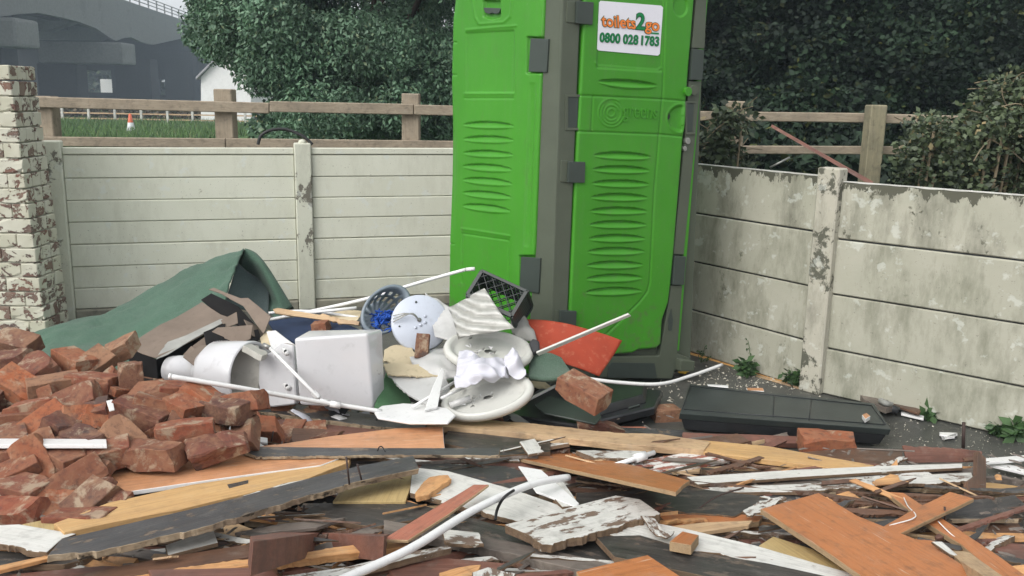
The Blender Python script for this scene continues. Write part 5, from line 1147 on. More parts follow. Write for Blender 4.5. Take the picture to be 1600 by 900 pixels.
pe = empty('white_pipe', H(990, 715, .2), 'white pipe stub with thick coupler behind the orange plank', 'pipe')
tube('pipe', [H(955, 729, .19), H(1022, 707, .2)], .0105, M['pvc'], pe, curve=False); tube('coupler', [H(992, 717, .195), H(1008, 711.5, .198)], .019, M['pvc'], pe, curve=False)
o = hexa('white_batten', [D(838, 552, 4.2), D(983, 491, 4.25), D(986, 494, 4.26), D(842, 556, 4.22), D(838, 549, 4.21), D(981, 489, 4.26), D(985, 492, 4.27), D(842, 552, 4.22)], M['seat'], None, .001); tag(o, 'pale square batten leaning over the red board in front of the cabin', 'batten')
T('steel_pin', 'black iron rod standing upright at the right', 'rod', [H(1505, 700, .06), D(1506, 660, H(1505, 700, .06).y)], .008, 'rust', curve=False, seg=6)
for i, (x0, y0, x1, y1, h_, lb) in enumerate(((546, 757, 541, 714, .335, 'black nail standing up in the weathered board near the grey strip'), (565, 750, 558, 725, .335, 'short bent nail right of the tall one in the weathered board'), (474, 808, 475, 790, .2, 'nail sticking up below the weathered board'), (1320, 672, 1321, 655, .05, 'nail point'), (1478, 826, 1476, 792, .2, 'red rusty spike in the orange skirting at the right'), (424, 690, 427, 674, .18, 'red plastic peg near the peach board'))[:6]):
    if i == 3: continue
    T('nail', lb, 'nail', [H(x0, y0, h_), D(x1, y1, H(x0, y0, h_).y)], .0035, 'rust', curve=False, seg=6)
T('orange_strip', 'orange timber strip lying along the foot of the right wall', 'strip', [D(1058, 548, 5.80), D(1120, 567, 5.55), D(1190, 590, 5.27), D(1230, 601, 5.12)], .018, 'hose', seg=4)
T('brown_strip', 'brown end of the strip at the foot of the right wall post', 'strip', [D(1182, 588, 5.25), D(1278, 615, 4.93)], .010, 'tan', seg=4)
T('cable', 'thin white sealant thread on the right orange board', 'sealant', [H(1378, 845, .25), H(1380, 832, .27), H(1388, 822, .275), H(1430, 808, .28), H(1418, 790, .25), H(1410, 772, .22)], .0022, 'pvc', seg=5)
T('cable', 'thin white sealant line along the orange skirting', 'sealant', [H(1466, 815, .255), H(1490, 838, .25), H(1520, 858, .25), H(1566, 884, .25)], .0022, 'pvc', seg=5)
T('wire', 'thin black wire bow on the grey strip', 'wire', [H(590, 705, .275), H(592, 699, .29), H(597, 698, .29), H(602, 706, .275)], .0025, 'rubber', seg=5)
T('twig', 'thin dark twig lying over the charred sheet', 'twig', [H(1090, 796, .22), H(1120, 776, .25), H(1162, 762, .26)], .003, 'rust', seg=5)
T('twig', 'short black stick beside the white oval on the dark board', 'twig', [H(588, 656, .12), H(607, 637, .13)], .005, 'rubber', seg=5, curve=False)
# ------------------------------------------------------------------ carpet
cp_ = empty('green_carpet', D(250, 520, 5.4), 'crumpled green carpet heaped against the cream wall behind the bricks', 'carpet')
rows = [[(40, 545, 5.85), (105, 520, 5.95), (172, 510, 6.0), (240, 475, 6.1), (308, 440, 6.15), (380, 420, 6.2)],
        [(46, 527, 5.62), (106, 504, 5.72), (170, 491, 5.72), (240, 453, 5.8), (308, 416, 5.85), (383, 390, 5.9)],
        [(56, 538, 5.5), (116, 512, 5.52), (180, 502, 5.5), (246, 470, 5.55), (314, 430, 5.6), (374, 404, 5.66)],
        [(64, 554, 5.3), (124, 540, 5.3), (190, 532, 5.30), (256, 500, 5.3), (318, 458, 5.38), (364, 430, 5.45)],
        [(72, 572, 5.05), (134, 562, 5.05), (196, 548, 5.06), (262, 532, 5.1), (318, 492, 5.15), (354, 460, 5.25)],
        [(80, 600, 4.85), (145, 600, 4.85), (205, 595, 4.85), (268, 572, 4.9), (316, 540, 4.95), (346, 505, 5.05)]]
patch('pile', [[D(*p) for p in r] for r in rows], M['carpet'], cp_, 8, .010, .020, 3, crease=.9)
patch('fold', [[D(*p) for p in r] for r in [[(382, 396, 6.0), (402, 404, 6.0), (426, 440, 6.0), (460, 496, 5.95)], [(383, 390, 5.88), (403, 399, 5.86), (427, 432, 5.8), (457, 480, 5.7)], [(380, 402, 5.84), (402, 414, 5.80), (424, 446, 5.70), (446, 486, 5.6)], [(374, 424, 5.86), (398, 440, 5.92), (420, 462, 5.78), (440, 494, 5.5)], [(364, 452, 5.75), (388, 462, 5.85), (412, 478, 5.7), (432, 502, 5.4)]]], M['carpet'], cp_, 7, .008, .015, 5)
patch('underside', [[D(*p) for p in r] for r in [[(372, 412, 5.80), (386, 424, 5.83), (404, 436, 5.86), (420, 452, 5.80)], [(362, 440, 5.62), (380, 448, 5.68), (400, 456, 5.72), (420, 470, 5.66)], [(350, 480, 5.3), (372, 482, 5.4), (396, 488, 5.45), (418, 500, 5.4)]]], M['carpet_under'], cp_, 5, .006, .01, 5)
# ------------------------------------------------------------------ cardboard
cb = empty('cardboard_box', D(300, 540, 4.8), 'crushed grey brown cardboard box with inside shade painted on panels lying on the bricks', 'cardboard box')
face('flap', M['card'], [(198, 540), (250, 507), (316, 472), (345, 492), (362, 498), (330, 516), (280, 544), (244, 562)], [D(198, 540, 4.55), D(316, 472, 5.0), D(244, 562, 4.4)], .006, cb, warp=.03)
face('flap_tape', M['paper'], [(244, 561), (262, 534), (290, 524), (345, 498), (356, 500), (300, 530), (262, 554)], [D(198, 540, 4.535), D(316, 472, 4.985), D(244, 562, 4.385)], .003, cb, jag=(0,), amp=.006)
face('front_panel', M['card_shade'], [(198, 541), (244, 562), (246, 592), (205, 584)], [D(198, 541, 4.57), D(244, 562, 4.42), D(205, 584, 4.57)], .006, cb)
face('side_panel', M['card_shade'], [(244, 562), (300, 534), (352, 502), (350, 560), (300, 590), (246, 592)], [D(244, 562, 4.43), D(352, 502, 4.8), D(246, 592, 4.46)], .006, cb)
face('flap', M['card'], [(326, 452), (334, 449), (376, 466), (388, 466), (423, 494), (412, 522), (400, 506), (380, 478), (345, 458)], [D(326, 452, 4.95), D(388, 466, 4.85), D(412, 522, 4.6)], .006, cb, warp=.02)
face('inner_wall', M['card_shade'], [(314, 468), (330, 458), (372, 478), (396, 504), (400, 520), (352, 500)], [D(314, 468, 5.02), D(372, 478, 5.0), D(400, 520, 4.8)], .006, cb)
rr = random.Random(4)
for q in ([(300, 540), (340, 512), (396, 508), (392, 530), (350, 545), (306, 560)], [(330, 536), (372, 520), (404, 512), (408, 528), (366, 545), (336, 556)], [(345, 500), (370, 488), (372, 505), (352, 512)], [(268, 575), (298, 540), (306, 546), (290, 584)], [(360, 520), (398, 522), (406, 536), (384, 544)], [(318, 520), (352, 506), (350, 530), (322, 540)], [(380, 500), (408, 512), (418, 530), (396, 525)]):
    d = rr.uniform(4.45, 4.7); face('layer', M['card'] if rr.random() < .35 else M['card_shade'], q, [D(*q[0], d), D(*q[1], d + rr.uniform(-.02, .14)), D(*q[-1], d - rr.uniform(.02, .1))], .005, cb, warp=.02)
face('loose_flap', M['card'], [(286, 559), (314, 541), (330, 541), (350, 556), (310, 576)], [D(286, 559, 4.3), D(330, 541, 4.4), D(310, 576, 4.2)], .006, cb, warp=.02)
# ------------------------------------------------------------------ broken toilet bowl on its side
bw = empty('toilet_bowl', D(370, 595, 4.3), 'broken white ceramic toilet bowl lying on its side under the cardboard', 'toilet bowl')
a0, a1 = D(268, 578, 4.45), D(405, 588, 4.22); ax = (a1 - a0).normalized(); Lb = (a1 - a0).length
lathe('body', [(.02, 0), (.072, .0), (.078, .06), (.082, .15), (.10, .22), (.135, .27), (.162, .31), (.170, Lb - .05), (.164, Lb - .035), (.150, Lb - .05), (.12, .26), (.07, .2), (.02, .18)], M['ceramic'], bw, a0, 36, ax, ell=(1, 1.02))
face('inner_wall', M['ceramic_raw'], [(344, 590), (348, 568), (362, 550), (384, 539), (402, 540), (406, 560), (404, 600), (402, 634), (370, 628), (350, 612)], [D(344, 600, 4.22), D(404, 540, 4.26), D(402, 634, 4.18)], .02, bw, warp=.02)
face('rim', M['ceramic_raw'], [(380, 540), (392, 536), (406, 545), (416, 548), (419, 552), (410, 556), (402, 552), (390, 545)], [D(380, 540, 4.18), D(419, 552, 4.18), D(390, 545, 4.16)], .03, bw, jag=(0, 1, 2), amp=.004)
face('back_plate', M['ceramic'], [(404, 556), (420, 552), (440, 536), (458, 540), (462, 618), (460, 632), (425, 636), (412, 634), (403, 600)], [D(404, 556, 4.24), D(458, 540, 4.2), D(425, 636, 4.16)], .05, bw, bev=.006)
for (x, y) in ((446, 548), (448, 602)):
    tube('fixing', [D(x - 3, y - 2, 4.18), D(x + 3, y + 5, 4.14)], .012, M['pvc'], bw, curve=False); tube('bolt_hole', [D(x, y, 4.15), D(x, y + 2, 4.14)], .007, M['rubber'], bw, curve=False)
# ------------------------------------------------------------------ cistern
ci = empty('cistern', D(530, 600, 4.3), 'white ceramic toilet cistern with a small emblem standing in the debris', 'cistern')
df, db = 4.05, 4.2
c8 = [D(468, 633, df), D(584, 640, df - .01), D(602, 622, df + .15), D(490, 618, df + .2), D(459, 529, df + .02), D(574, 521, df), D(598, 514, df + .16), D(482, 516, df + .2)]
hexa('tank', c8, M['ceramic'], ci, .016, 4, True)
n = (c8[2] - c8[1]).cross(c8[5] - c8[1]).normalized(); n = n if n.dot(CO - c8[1]) > 0 else -n
def cfn(px, py, o=0): return hit(px, py, c8[1], n) + n * o
bm = None
for (sx, a0_, a1_) in ((-1, .4, 3.4), (1, 3.5, 6.6)):
    pts = [cfn(591.5 + sx * .6 + 3.2 * math.cos(t), 577 + 8.5 * math.sin(t) * .9, .004) for t in np.linspace(a0_, a1_, 9)]
    tube('emblem', pts, .0016, M['rubber'], ci, 5)
tube('emblem', [cfn(590, 571, .004), cfn(593.5, 577, .004), cfn(590, 583, .004)], .0014, M['rubber'], ci, 5)
# ------------------------------------------------------------------ boards, scraps round the cistern
def fc(name, label, cat, mat, outline, P3, th=.006, **k):
    o = face(name, M[mat], outline, [D(*p) for p in P3], th, **k); return tag(o, label, cat)
fc('navy_board', 'dark navy sheet lying behind the cistern', 'sheet', 'bluecloth', [(418, 502), (470, 494), (520, 497), (560, 514), (590, 530), (470, 540), (430, 520)], [(418, 502, 5.0), (540, 500, 4.95), (470, 540, 4.5)], .01)
fc('pale_splinter', 'long pale splintered lath lying across the navy sheet', 'lath', 'tan', [(426, 483), (434, 481), (500, 492), (562, 502), (560, 508), (500, 499), (430, 490)], [(426, 483, 4.9), (562, 502, 4.75), (430, 490, 4.88)], .015, jag=(2, 3, 4))
fc('cream_scrap', 'torn cream card between the laundry basket and navy sheet', 'torn card', 'cream', [(512, 490), (540, 484), (566, 486), (556, 502), (530, 500)], [(512, 490, 5.0), (566, 486, 4.95), (530, 500, 4.9)], .004, jag=('all',), amp=.006)
fc('cream_scrap', 'torn cream card with pencil mark left of the cistern', 'torn card', 'cream', [(406, 528), (418, 515), (440, 524), (438, 540), (412, 542)], [(406, 528, 4.6), (440, 524, 4.55), (412, 542, 4.5)], .004, jag=('all',), amp=.006)
fc('white_board', 'white board slanting behind the cistern top', 'board', 'pvcgrey', [(416, 518), (430, 516), (462, 540), (466, 560), (440, 560), (424, 545)], [(416, 518, 4.5), (462, 540, 4.35), (440, 560, 4.35)], .01)
fc('green_turf', 'bright green turf scrap right of the cistern', 'turf scrap', 'turf', [(602, 583), (612, 586), (634, 610), (646, 632), (600, 640), (586, 636)], [(602, 583, 4.35), (634, 610, 4.3), (586, 636, 4.0)], .008, warp=.03)
fc('cream_board', 'torn cream plasterboard piece between cistern and round lamp base', 'torn board', 'cream', [(600, 546), (620, 538), (642, 540), (650, 556), (640, 572), (612, 566), (600, 562)], [(600, 546, 4.5), (650, 548, 4.5), (612, 566, 4.38)], .012, jag=('all',), amp=.008, warp=.04)
fc('cream_board', 'second torn cream piece just below, curling at its right end', 'torn board', 'cream', [(600, 566), (640, 570), (680, 568), (694, 574), (682, 584), (640, 586), (606, 582)], [(600, 566, 4.32), (690, 568, 4.32), (640, 586, 4.2)], .010, jag=('all',), amp=.008, warp=.05)
fc('white_board', 'broken white plasterboard below the torn cream pieces', 'torn board', 'film', [(606, 586), (650, 586), (696, 584), (704, 610), (670, 634), (634, 612)], [(606, 586, 4.25), (696, 584, 4.25), (670, 634, 3.98)], .012, jag=('all',), amp=.006)
fc('white_oval', 'smooth white rounded lid edge at the foot of the heap in the centre', 'lid', 'pvc', [(584, 642), (596, 634), (630, 630), (670, 632), (700, 638), (712, 648), (700, 660), (640, 660), (590, 652)], [(584, 642, 3.9), (700, 640, 3.9), (640, 660, 3.72)], .012, bev=.004)
fc('plastic_channel', 'white plastic channel standing diagonally left of the lower toilet lid', 'channel', 'pvc', [(678, 600), (690, 575), (695, 577), (684, 636), (664, 640)], [(690, 575, 4.2), (695, 577, 4.2), (664, 640, 3.85)], .014)
T('white_rod', 'thin white rod left of the cloth', 'rod', [D(645, 636, 3.9), D(712, 596, 4.15)], .008, curve=False)
T('white_rod', 'second thin white rod crossing below the cloth', 'rod', [D(690, 622, 3.95), D(724, 606, 4.1)], .007, curve=False)
# lamp base disc
dc = empty('ceiling_light_base', D(657, 504, 4.6), 'round white ceiling light base with wires facing out of the heap', 'light fitting')
dn = (CO - D(657, 504, 4.6)).normalized(); dn = (dn + Vector((.12, 0, .25))).normalized(); dorg = D(657, 504, 4.6)
lathe('disc', [(.001, .0), (.146, 0), (.152, -.004), (.155, -.014), (.150, -.05), (.001, -.05)], M['disc'], dc, dorg, 56, dn)
def dp(px, py, o=0): return hit(px, py, dorg, dn) + dn * o
for (x, y, r_) in ((650, 472, .006), (692, 499, .006), (684, 513, .009), (624, 510, .005), (655, 500, .012)):
    tube('screw_hole', [dp(x, y, .001), dp(x, y, .004)], r_, M['hinge'] if r_ < .01 else M['steel'], dc, 12, curve=False)
for (x, y) in ((664, 494), (664, 504), (649, 512), (657, 508)): tube('boss', [dp(x, y, 0), dp(x, y, .006)], .008, M['disc'], dc, 10, curve=False)
for i in range(3): tube('wire', [dp(655, 502, .005), dp(645, 494 - i, .03), dp(630, 492 + i * 2, .035), dp(614, 494 + i * 5, .01)], .0035, M['steel'], dc, 6)
brick(660, 541, 80, 70, 10, 'dark brown block leaning on the round light base', 3, .62, group=G2, d=4.42)
# laundry basket
lb = empty('laundry_basket', D(603, 480, 4.85), 'blue grey plastic laundry basket tipped over behind the light base', 'laundry basket')
bo = D(603, 484, 4.72); bx = (CO - bo).normalized(); bx = (bx + Vector((.35, 0, .25))).normalized()
xd = D(640, 452, 4.72) - D(575, 512, 4.72)
def basket(prof, seg, axis, org, xdir, ell, skip):
    z = axis.normalized(); x = (xdir - z * xdir.dot(z)).normalized(); y = z.cross(x); V = []; F = []
    for (r_, h_) in prof:
        for k in range(seg): t = 2 * math.pi * k / seg; V.append(org + x * (r_ * math.cos(t) * ell[0]) + y * (r_ * math.sin(t) * ell[1]) + z * h_)
    for i in range(len(prof) - 1):
        for k in range(seg):
            if skip(i, k): continue
            k2 = (k + 1) % seg; F.append((i * seg + k, i * seg + k2, (i + 1) * seg + k2, (i + 1) * seg + k))
    V.append(org + z * prof[-1][1]); F += [((len(prof) - 1) * seg + k, (len(prof) - 1) * seg + (k + 1) % seg, len(V) - 1) for k in range(seg)]
    return V, F
V, F = basket([(.165, -.005), (.165, .012), (.145, .014), (.140, -.02), (.132, -.05), (.124, -.10), (.118, -.13), (.105, -.19), (.03, -.2)], 64, bx, bo, xd, (1.0, .68), lambda i, k: i in (4,) and k % 4 in (0, 1) or (i == 6 and k % 4 in (0, 1)))
o = mesh_obj('tub', V, F, M['greybasket'], lb, True); o.modifiers.new('thick', 'SOLIDIFY').thickness = .004
bn = empty('blue_netting', D(600, 500, 4.7), 'bundle of bright blue netting stuffed in the laundry basket', 'netting')
V, F = [], []; rr = random.Random(8)
for i in range(46):
    c = D(601 + rr.gauss(0, 9), 499 + rr.gauss(0, 6), 4.70 + rr.uniform(-.04, .04)); tube_geo(smooth_path([c + Vector((rr.uniform(-.03, .03), rr.uniform(-.02, .02), rr.uniform(-.025, .025))) for _ in range(4)], 4), .004, 5, V, F)
mesh_obj('strands', V, F, M['bluenet'], bn, True)
# crate
cr = empty('plastic_crate', D(782, 465, 4.5), 'dark plastic lattice crate tipped against the corner of the cabin', 'crate')
cc_ = D(775, 462, 4.42)
ex = (D(822, 468, 4.42) - D(740, 430, 4.55)).normalized(); up_ = Vector((0, 0, 1))
ey = (D(800, 500, 4.35) - D(822, 462, 4.42)); ey = (ey - ex * ey.dot(ex)).normalized(); ez = ex.cross(ey).normalized()
if ez.dot(CO - cc_) < 0: ez = -ez
Mc = Matrix((ex, ey, ez)).transposed().to_4x4(); Mc.translation = D(781, 470, 4.50)
cl_, cw_, cd_ = .265, .15, .18     # length, height, depth
def cbar(a, b_, w_, t_, name='bar'):
    a = Vector(a); b_ = Vector(b_); d = (b_ - a); Lx = d.length; q = d.to_track_quat('X', 'Z').to_matrix().to_4x4(); 
    bm = box_bm(Lx, w_, t_, Mc @ Matrix.Translation((a + b_) / 2) @ q); bevel(bm, .0015, 1); return bm_obj(name, bm, M['crate'], cr)
hx, hy, hz = cl_ / 2, cw_ / 2, cd_ / 2
for sy in (-1, 1):
    for sz in (-1, 1): cbar((-hx, sy * hy, sz * hz), (hx, sy * hy, sz * hz), .022 if sy > 0 else .016, .02, 'rim' if sy > 0 else 'bar')
for sx in (-1, 1):
    for sz in (-1, 1): cbar((sx * hx, -hy, sz * hz), (sx * hx, hy, sz * hz), .02, .02)
    for sy in (-1, 1): cbar((sx * hx, sy * hy, -hz), (sx * hx, sy * hy, hz), .02, .018)
for sz in (-1, 1):
    for k in range(-5, 6):
        for sgn in (-1, 1):
            x0 = k * .055; a = [x0 - sgn * hy, -hy]; b_ = [x0 + sgn * hy, hy]
            # clip to the side
            t0, t1 = 0, 1; dx = b_[0] - a[0]
            ta = sorted(((-hx - a[0]) / dx, (hx - a[0]) / dx)); t0 = max(0, ta[0]); t1 = min(1, ta[1])
            if t1 - t0 > .12: cbar((a[0] + dx * t0, -hy + cw_ * t0, sz * hz), (a[0] + dx * t1, -hy + cw_ * t1, sz * hz), .005, .008, 'lattice')
for k in range(11): cbar((-hx + cl_ * (k + .5) / 11, -hy, -hz), (-hx + cl_ * (k + .5) / 11, -hy, hz), .017, .006, 'slat')
for k in range(5): cbar((-hx, -hy, -hz + cd_ * (k + .5) / 5), (hx, -hy, -hz + cd_ * (k + .5) / 5), .008, .006, 'slat')
for sx in (-1, 1):
    for k in range(7): cbar((sx * hx, -hy, -hz + cd_ * (k + .5) / 7), (sx * hx, hy, -hz + cd_ * (k + .5) / 7), .005, .024, 'slat')
# sheets near the crate
def pt(name, label, cat, mat, rows, th=.003, bump=.01, sub=6, seed=0, crease=0):
    o = patch(name, [[D(*p) for p in r] for r in rows], M[mat], None, sub, th, bump, seed, crease=crease); return tag(o, label, cat)
pt('corrugated_sheet', 'soiled milky corrugated plastic sheet leaning on the dark crate', 'plastic sheet', 'corrugated', [[(700, 480, 4.55), (730, 466, 4.45), (757, 450, 4.4)], [(708, 500, 4.4), (740, 488, 4.32), (778, 482, 4.3)], [(716, 530, 4.25), (750, 522, 4.22), (804, 514, 4.2)]], .003, .02)
pt('plastic_film', 'pale plastic sheet standing behind the round light base', 'plastic sheet', 'film', [[(664, 458, 4.75), (690, 470, 4.7), (710, 482, 4.65)], [(672, 490, 4.68), (700, 500, 4.6), (722, 515, 4.5)], [(680, 530, 4.5), (706, 534, 4.45), (730, 538, 4.4)]], .002, .014, seed=2, crease=1)
pt('crumpled_cloth', 'crumpled beige cloth between the crate and the red board', 'cloth', 'paper', [[(800, 492, 4.5), (815, 494, 4.5), (826, 502, 4.5)], [(798, 510, 4.45), (818, 510, 4.42), (834, 520, 4.42)], [(806, 530, 4.4), (824, 534, 4.38), (840, 540, 4.38)]], .003, .02, seed=3, crease=1.2)
fc('dark_lump', 'small black lump at the corner of the red board', 'lump', 'blackplastic', [(826, 536), (832, 528), (842, 532), (843, 548), (832, 552)], [(826, 536, 4.3), (842, 532, 4.3), (832, 552, 4.25)], .03, bev=.006)
pt('plastic_film', 'pale sheet lying under the toilet lids left side', 'plastic sheet', 'film', [[(640, 560, 4.4), (680, 545, 4.45), (720, 545, 4.45)], [(650, 575, 4.3), (690, 565, 4.3), (730, 570, 4.3)], [(690, 592, 4.2), (710, 590, 4.2), (740, 592, 4.2)]], .002, .014, seed=4, crease=1)
# red board, green pad
pt('red_board', 'bent red speckled sheet leaning against the cabin door', 'sheet', 'redboard', [[(822, 499, 4.52), (870, 503, 4.5), (920, 515, 4.48), (972, 532, 4.5)], [(832, 525, 4.42), (875, 535, 4.42), (915, 545, 4.42), (958, 556, 4.44)], [(845, 560, 4.3), (880, 568, 4.32), (910, 578, 4.33), (936, 588, 4.35)]], .006, .004)
pt('green_pad', 'dull green rounded pad beside the toilet lids', 'pad', 'greenpad', [[(830, 560, 4.3), (855, 552, 4.3), (876, 560, 4.3)], [(828, 575, 4.25), (856, 572, 4.25), (888, 578, 4.25)], [(826, 592, 4.15), (860, 594, 4.12), (894, 588, 4.15)]], .02, .004)
# toilet lids
def lid(name, label, cx, cy, d, la, ratio, rot, tilt, n_, mat='seat'):
    e = empty(name, D(cx, cy, d), label, 'toilet seat'); o = D(cx, cy, d)
    zax = n_.normalized(); xd = D(cx + 50 * math.cos(R(rot)), cy - 50 * math.sin(R(rot)), d) - o
    prof = [(.02, .004), (la * .70, .002), (la * .78, .006), (la * .82, .022), (la * .90, .030), (la * .97, .024), (la, .006), (la * .97, -.012), (la * .8, -.016), (.02, -.016)]
    lathe('rim', prof, M[mat], e, o, 64, zax, ell=(1, ratio), xdir=xd); return e, o, zax
cam_dir = (CO - D(763, 550, 4.3)).normalized()
e1, o1, z1_ = lid('toilet_seat', 'upper white toilet lid lying face up with glass shards inside', 763, 550, 4.28, .225, .80, -6, 0, Vector((.05, -.28, 1)))
e2, o2, z2_ = lid('toilet_seat', 'lower white toilet lid tilted, with glass pieces inside, below the white cloth', 762, 622, 4.02, .225, .72, 18, 0, Vector((-.22, -.30, 1)))
rr = random.Random(12)
for (o_, z_, nm, cxy) in ((o1, z1_, 'clear glass shards lying in the upper toilet lid', [(735, 540), (750, 545), (762, 548), (770, 553), (745, 552), (738, 530)]), (o2, z2_, 'small glass bottle and shards lying in the lower toilet lid', [(725, 630), (740, 625), (755, 622), (765, 618), (735, 634)])):
    e = empty('glass_shards', o_ + Vector((0, 0, .02)), nm, 'glass shards')
    for k, (x, y) in enumerate(cxy * 2):
        c = hit(x + rr.uniform(-5, 5), y + rr.uniform(-3, 3), o_ + z_.normalized() * .02, z_.normalized()); r_ = .016
        V = [c + Vector((rr.uniform(-1, 1), rr.uniform(-1, 1), rr.uniform(-.3, 1.4))) * r_ for _ in range(4)]
        mesh_obj('shard', V, [(0, 1, 2), (0, 2, 3), (0, 3, 1), (1, 3, 2)], M['steel'] if k % 2 else M['pvcgrey'], e)
T('bottle', 'small clear bottle lying in the lower toilet lid', 'bottle', [hit(703, 634, o2 + z2_.normalized() * .03, z2_.normalized()), hit(735, 622, o2 + z2_.normalized() * .03, z2_.normalized())], .016, 'film', curve=False)
pt('white_cloth', 'crumpled lilac white cloth lying over the toilet lids', 'cloth', 'cloth', [[(718, 553, 4.2), (745, 554, 4.2), (775, 560, 4.2), (790, 562, 4.22)], [(714, 574, 4.08), (745, 572, 4.02), (778, 575, 4.06), (796, 582, 4.1)], [(710, 594, 4.0), (740, 592, 3.96), (770, 590, 3.98), (792, 592, 4.05)], [(712, 606, 3.97), (732, 608, 3.94), (754, 600, 3.96), (778, 594, 4.02)]], .003, .028, 12, 7, crease=1.3)
pt('white_cloth', 'folded corner of lilac cloth at the right rim of the upper lid', 'cloth', 'cloth', [[(790, 556, 4.15), (802, 548, 4.15), (812, 560, 4.15)], [(788, 568, 4.1), (806, 566, 4.08), (820, 574, 4.1)], [(796, 584, 4.05), (812, 588, 4.03), (822, 586, 4.05)]], .003, .02, 10, 9, crease=1.3)
# television
tv = empty('television', H(910, 640, .1), 'black flat screen television lying on its face in front of the cabin', 'television')
zt_ = .07
tvp = [H(780, 646, .10), H(880, 590, .10), H(1034, 612, .08), H(1022, 634, .08), H(905, 668, .09)]
poly_slab('casing', [hit(x, y, H(900, 630, .10), Vector((0, 0, 1))) for x, y in [(784, 646), (870, 588), (1036, 610), (1024, 636), (906, 664)]], Vector((0, 0, 1)), .045, M['blackplastic'], tv, bev=.008)
c = [hit(x, y, H(900, 630, .10), Vector((0, 0, 1))) for x, y in [(905, 660), (1010, 630), (1012, 606), (900, 600)]]
hexa('rear_housing', c + [p + Vector((0, 0, .045)) + (sum(c, Vector()) / 4 - p) * .12 for p in c], M['blackplastic'], tv, .008, 2)
poly_slab('stand_plate', [hit(x, y, H(880, 634, .155), Vector((0, -.15, 1)).normalized()) for x, y in [(836, 632), (858, 618), (935, 640), (940, 652), (930, 662), (850, 645)]], Vector((0, -.15, 1)).normalized(), .01, M['hinge'], tv, bev=.003)
c = [H(980, 640, .12), H(1002, 634, .12)]
hexa('port_recess', [H(982, 641, .125), H(1000, 636, .125), H(1000, 634, .13), H(982, 638, .13), H(982, 638, .14), H(1000, 633, .14), H(1000, 631, .145), H(982, 636, .145)], M['hinge'], tv, 0)
bd('magenta_strip', 'bright pink and red strip under the front of the television', 'pinkwhite', [(836, 662), (900, 666), (898, 671), (840, 668)], 0, .01, h=.07, cat='strip')
# black panel at right
bp = empty('black_panel', H(1220, 660, .1), 'long black textured panel lying on the ground before the right wall', 'panel')
nP = Vector((0, 0, 1)); P0 = H(1062, 645, .115)
top = [hit(x, y, P0, nP) for x, y in [(1062, 646), (1392, 671), (1366, 630), (1078, 600)]]
bot = [p + Vector((0, .015, -.035)) for p in top]
hexa('top', bot + top, M['charcoal'], bp, .004, 2)
cb_ = sum(top, Vector()) / 4
low = [Vector((p.x + (cb_.x - p.x) * .06, p.y + (cb_.y - p.y) * .10 + .02, .015)) for p in top]
up2 = [p + Vector((0, .012, -.034)) + (cb_ - p) * .02 for p in top]
hexa('underside', low + up2, M['blackplastic'], bp, .01, 2)
def ptop(x, y): return hit(x, y, P0, nP) + Vector((0, 0, .002))
for (a, b_) in (((1068, 640), (1382, 664)), ((1079, 604), (1362, 634)), ((1362, 634), (1384, 664)), ((1210, 619), (1208, 652)), ((1268, 626), (1264, 657)), ((1079, 604), (1066, 640))):
    tube('moulding', [ptop(*a), ptop(*b_)], .0026, M['blackplastic'], bp, 5, curve=False)
bd('pink_chip', 'small pink chip lying on the black panel', 'peach', [(1347, 648), (1354, 645), (1360, 650), (1352, 655)], 0, .02, h=.14, cat='chip')
# bits by the right wall
bd('wood_piece', 'round ended brown wood piece on the ground by the right wall', 'greybrown', [(1340, 612), (1348, 609), (1384, 622), (1398, 634), (1384, 638), (1350, 624)], 0, .03, h=.05, cat='wood piece')
T('pale_rag', 'small crumpled pale rag on the wood piece by the right wall', 'rag', [H(1376, 626, .07), H(1384, 630, .08), H(1392, 632, .06)], .016, 'paper', seg=7)
T('dark_rag', 'dark teal rag beside the white wedge at the right wall', 'rag', [H(1384, 634, .05), H(1404, 643, .03)], .024, 'blackplastic', seg=7, curve=False)
bd('white_wedge', 'pointed white plastic piece on the ground by the right wall', 'pvc', [(1408, 634), (1444, 650), (1443, 654), (1408, 646)], 0, .012, h=.02, cat='plastic piece')
bd('dark_lath', 'dark lath leaning at the foot of the right wall', 'brown', [(1362, 614), (1440, 640), (1436, 646), (1364, 622)], 0, .012, h=.04, cat='lath')
bd('white_bit', 'bent white plastic bit on the ground right of centre', 'pvc', [(1468, 675), (1496, 676), (1496, 679), (1476, 684), (1492, 682), (1468, 679)], 0, .008, h=.015, cat='plastic piece')
bd('white_bit', 'thin white sliver behind the black panel', 'pvc', [(1105, 600), (1138, 602), (1138, 605), (1106, 602)], 0, .006, h=.125, cat='plastic piece')
bd('terracotta_bit', 'flat terracotta chip behind the black panel', 'peach', [(1166, 606), (1192, 606), (1194, 611), (1168, 610)], 0, .01, h=.02, cat='chip')
bd('yellow_leaf', 'yellow fallen leaf beside the cabin foot', 'yellowleaf' , [(1062, 579), (1070, 577), (1077, 580), (1070, 584), (1062, 583)], 0, .002, h=.012, cat='leaf', jag=('all',), bev=0, warp=.01)
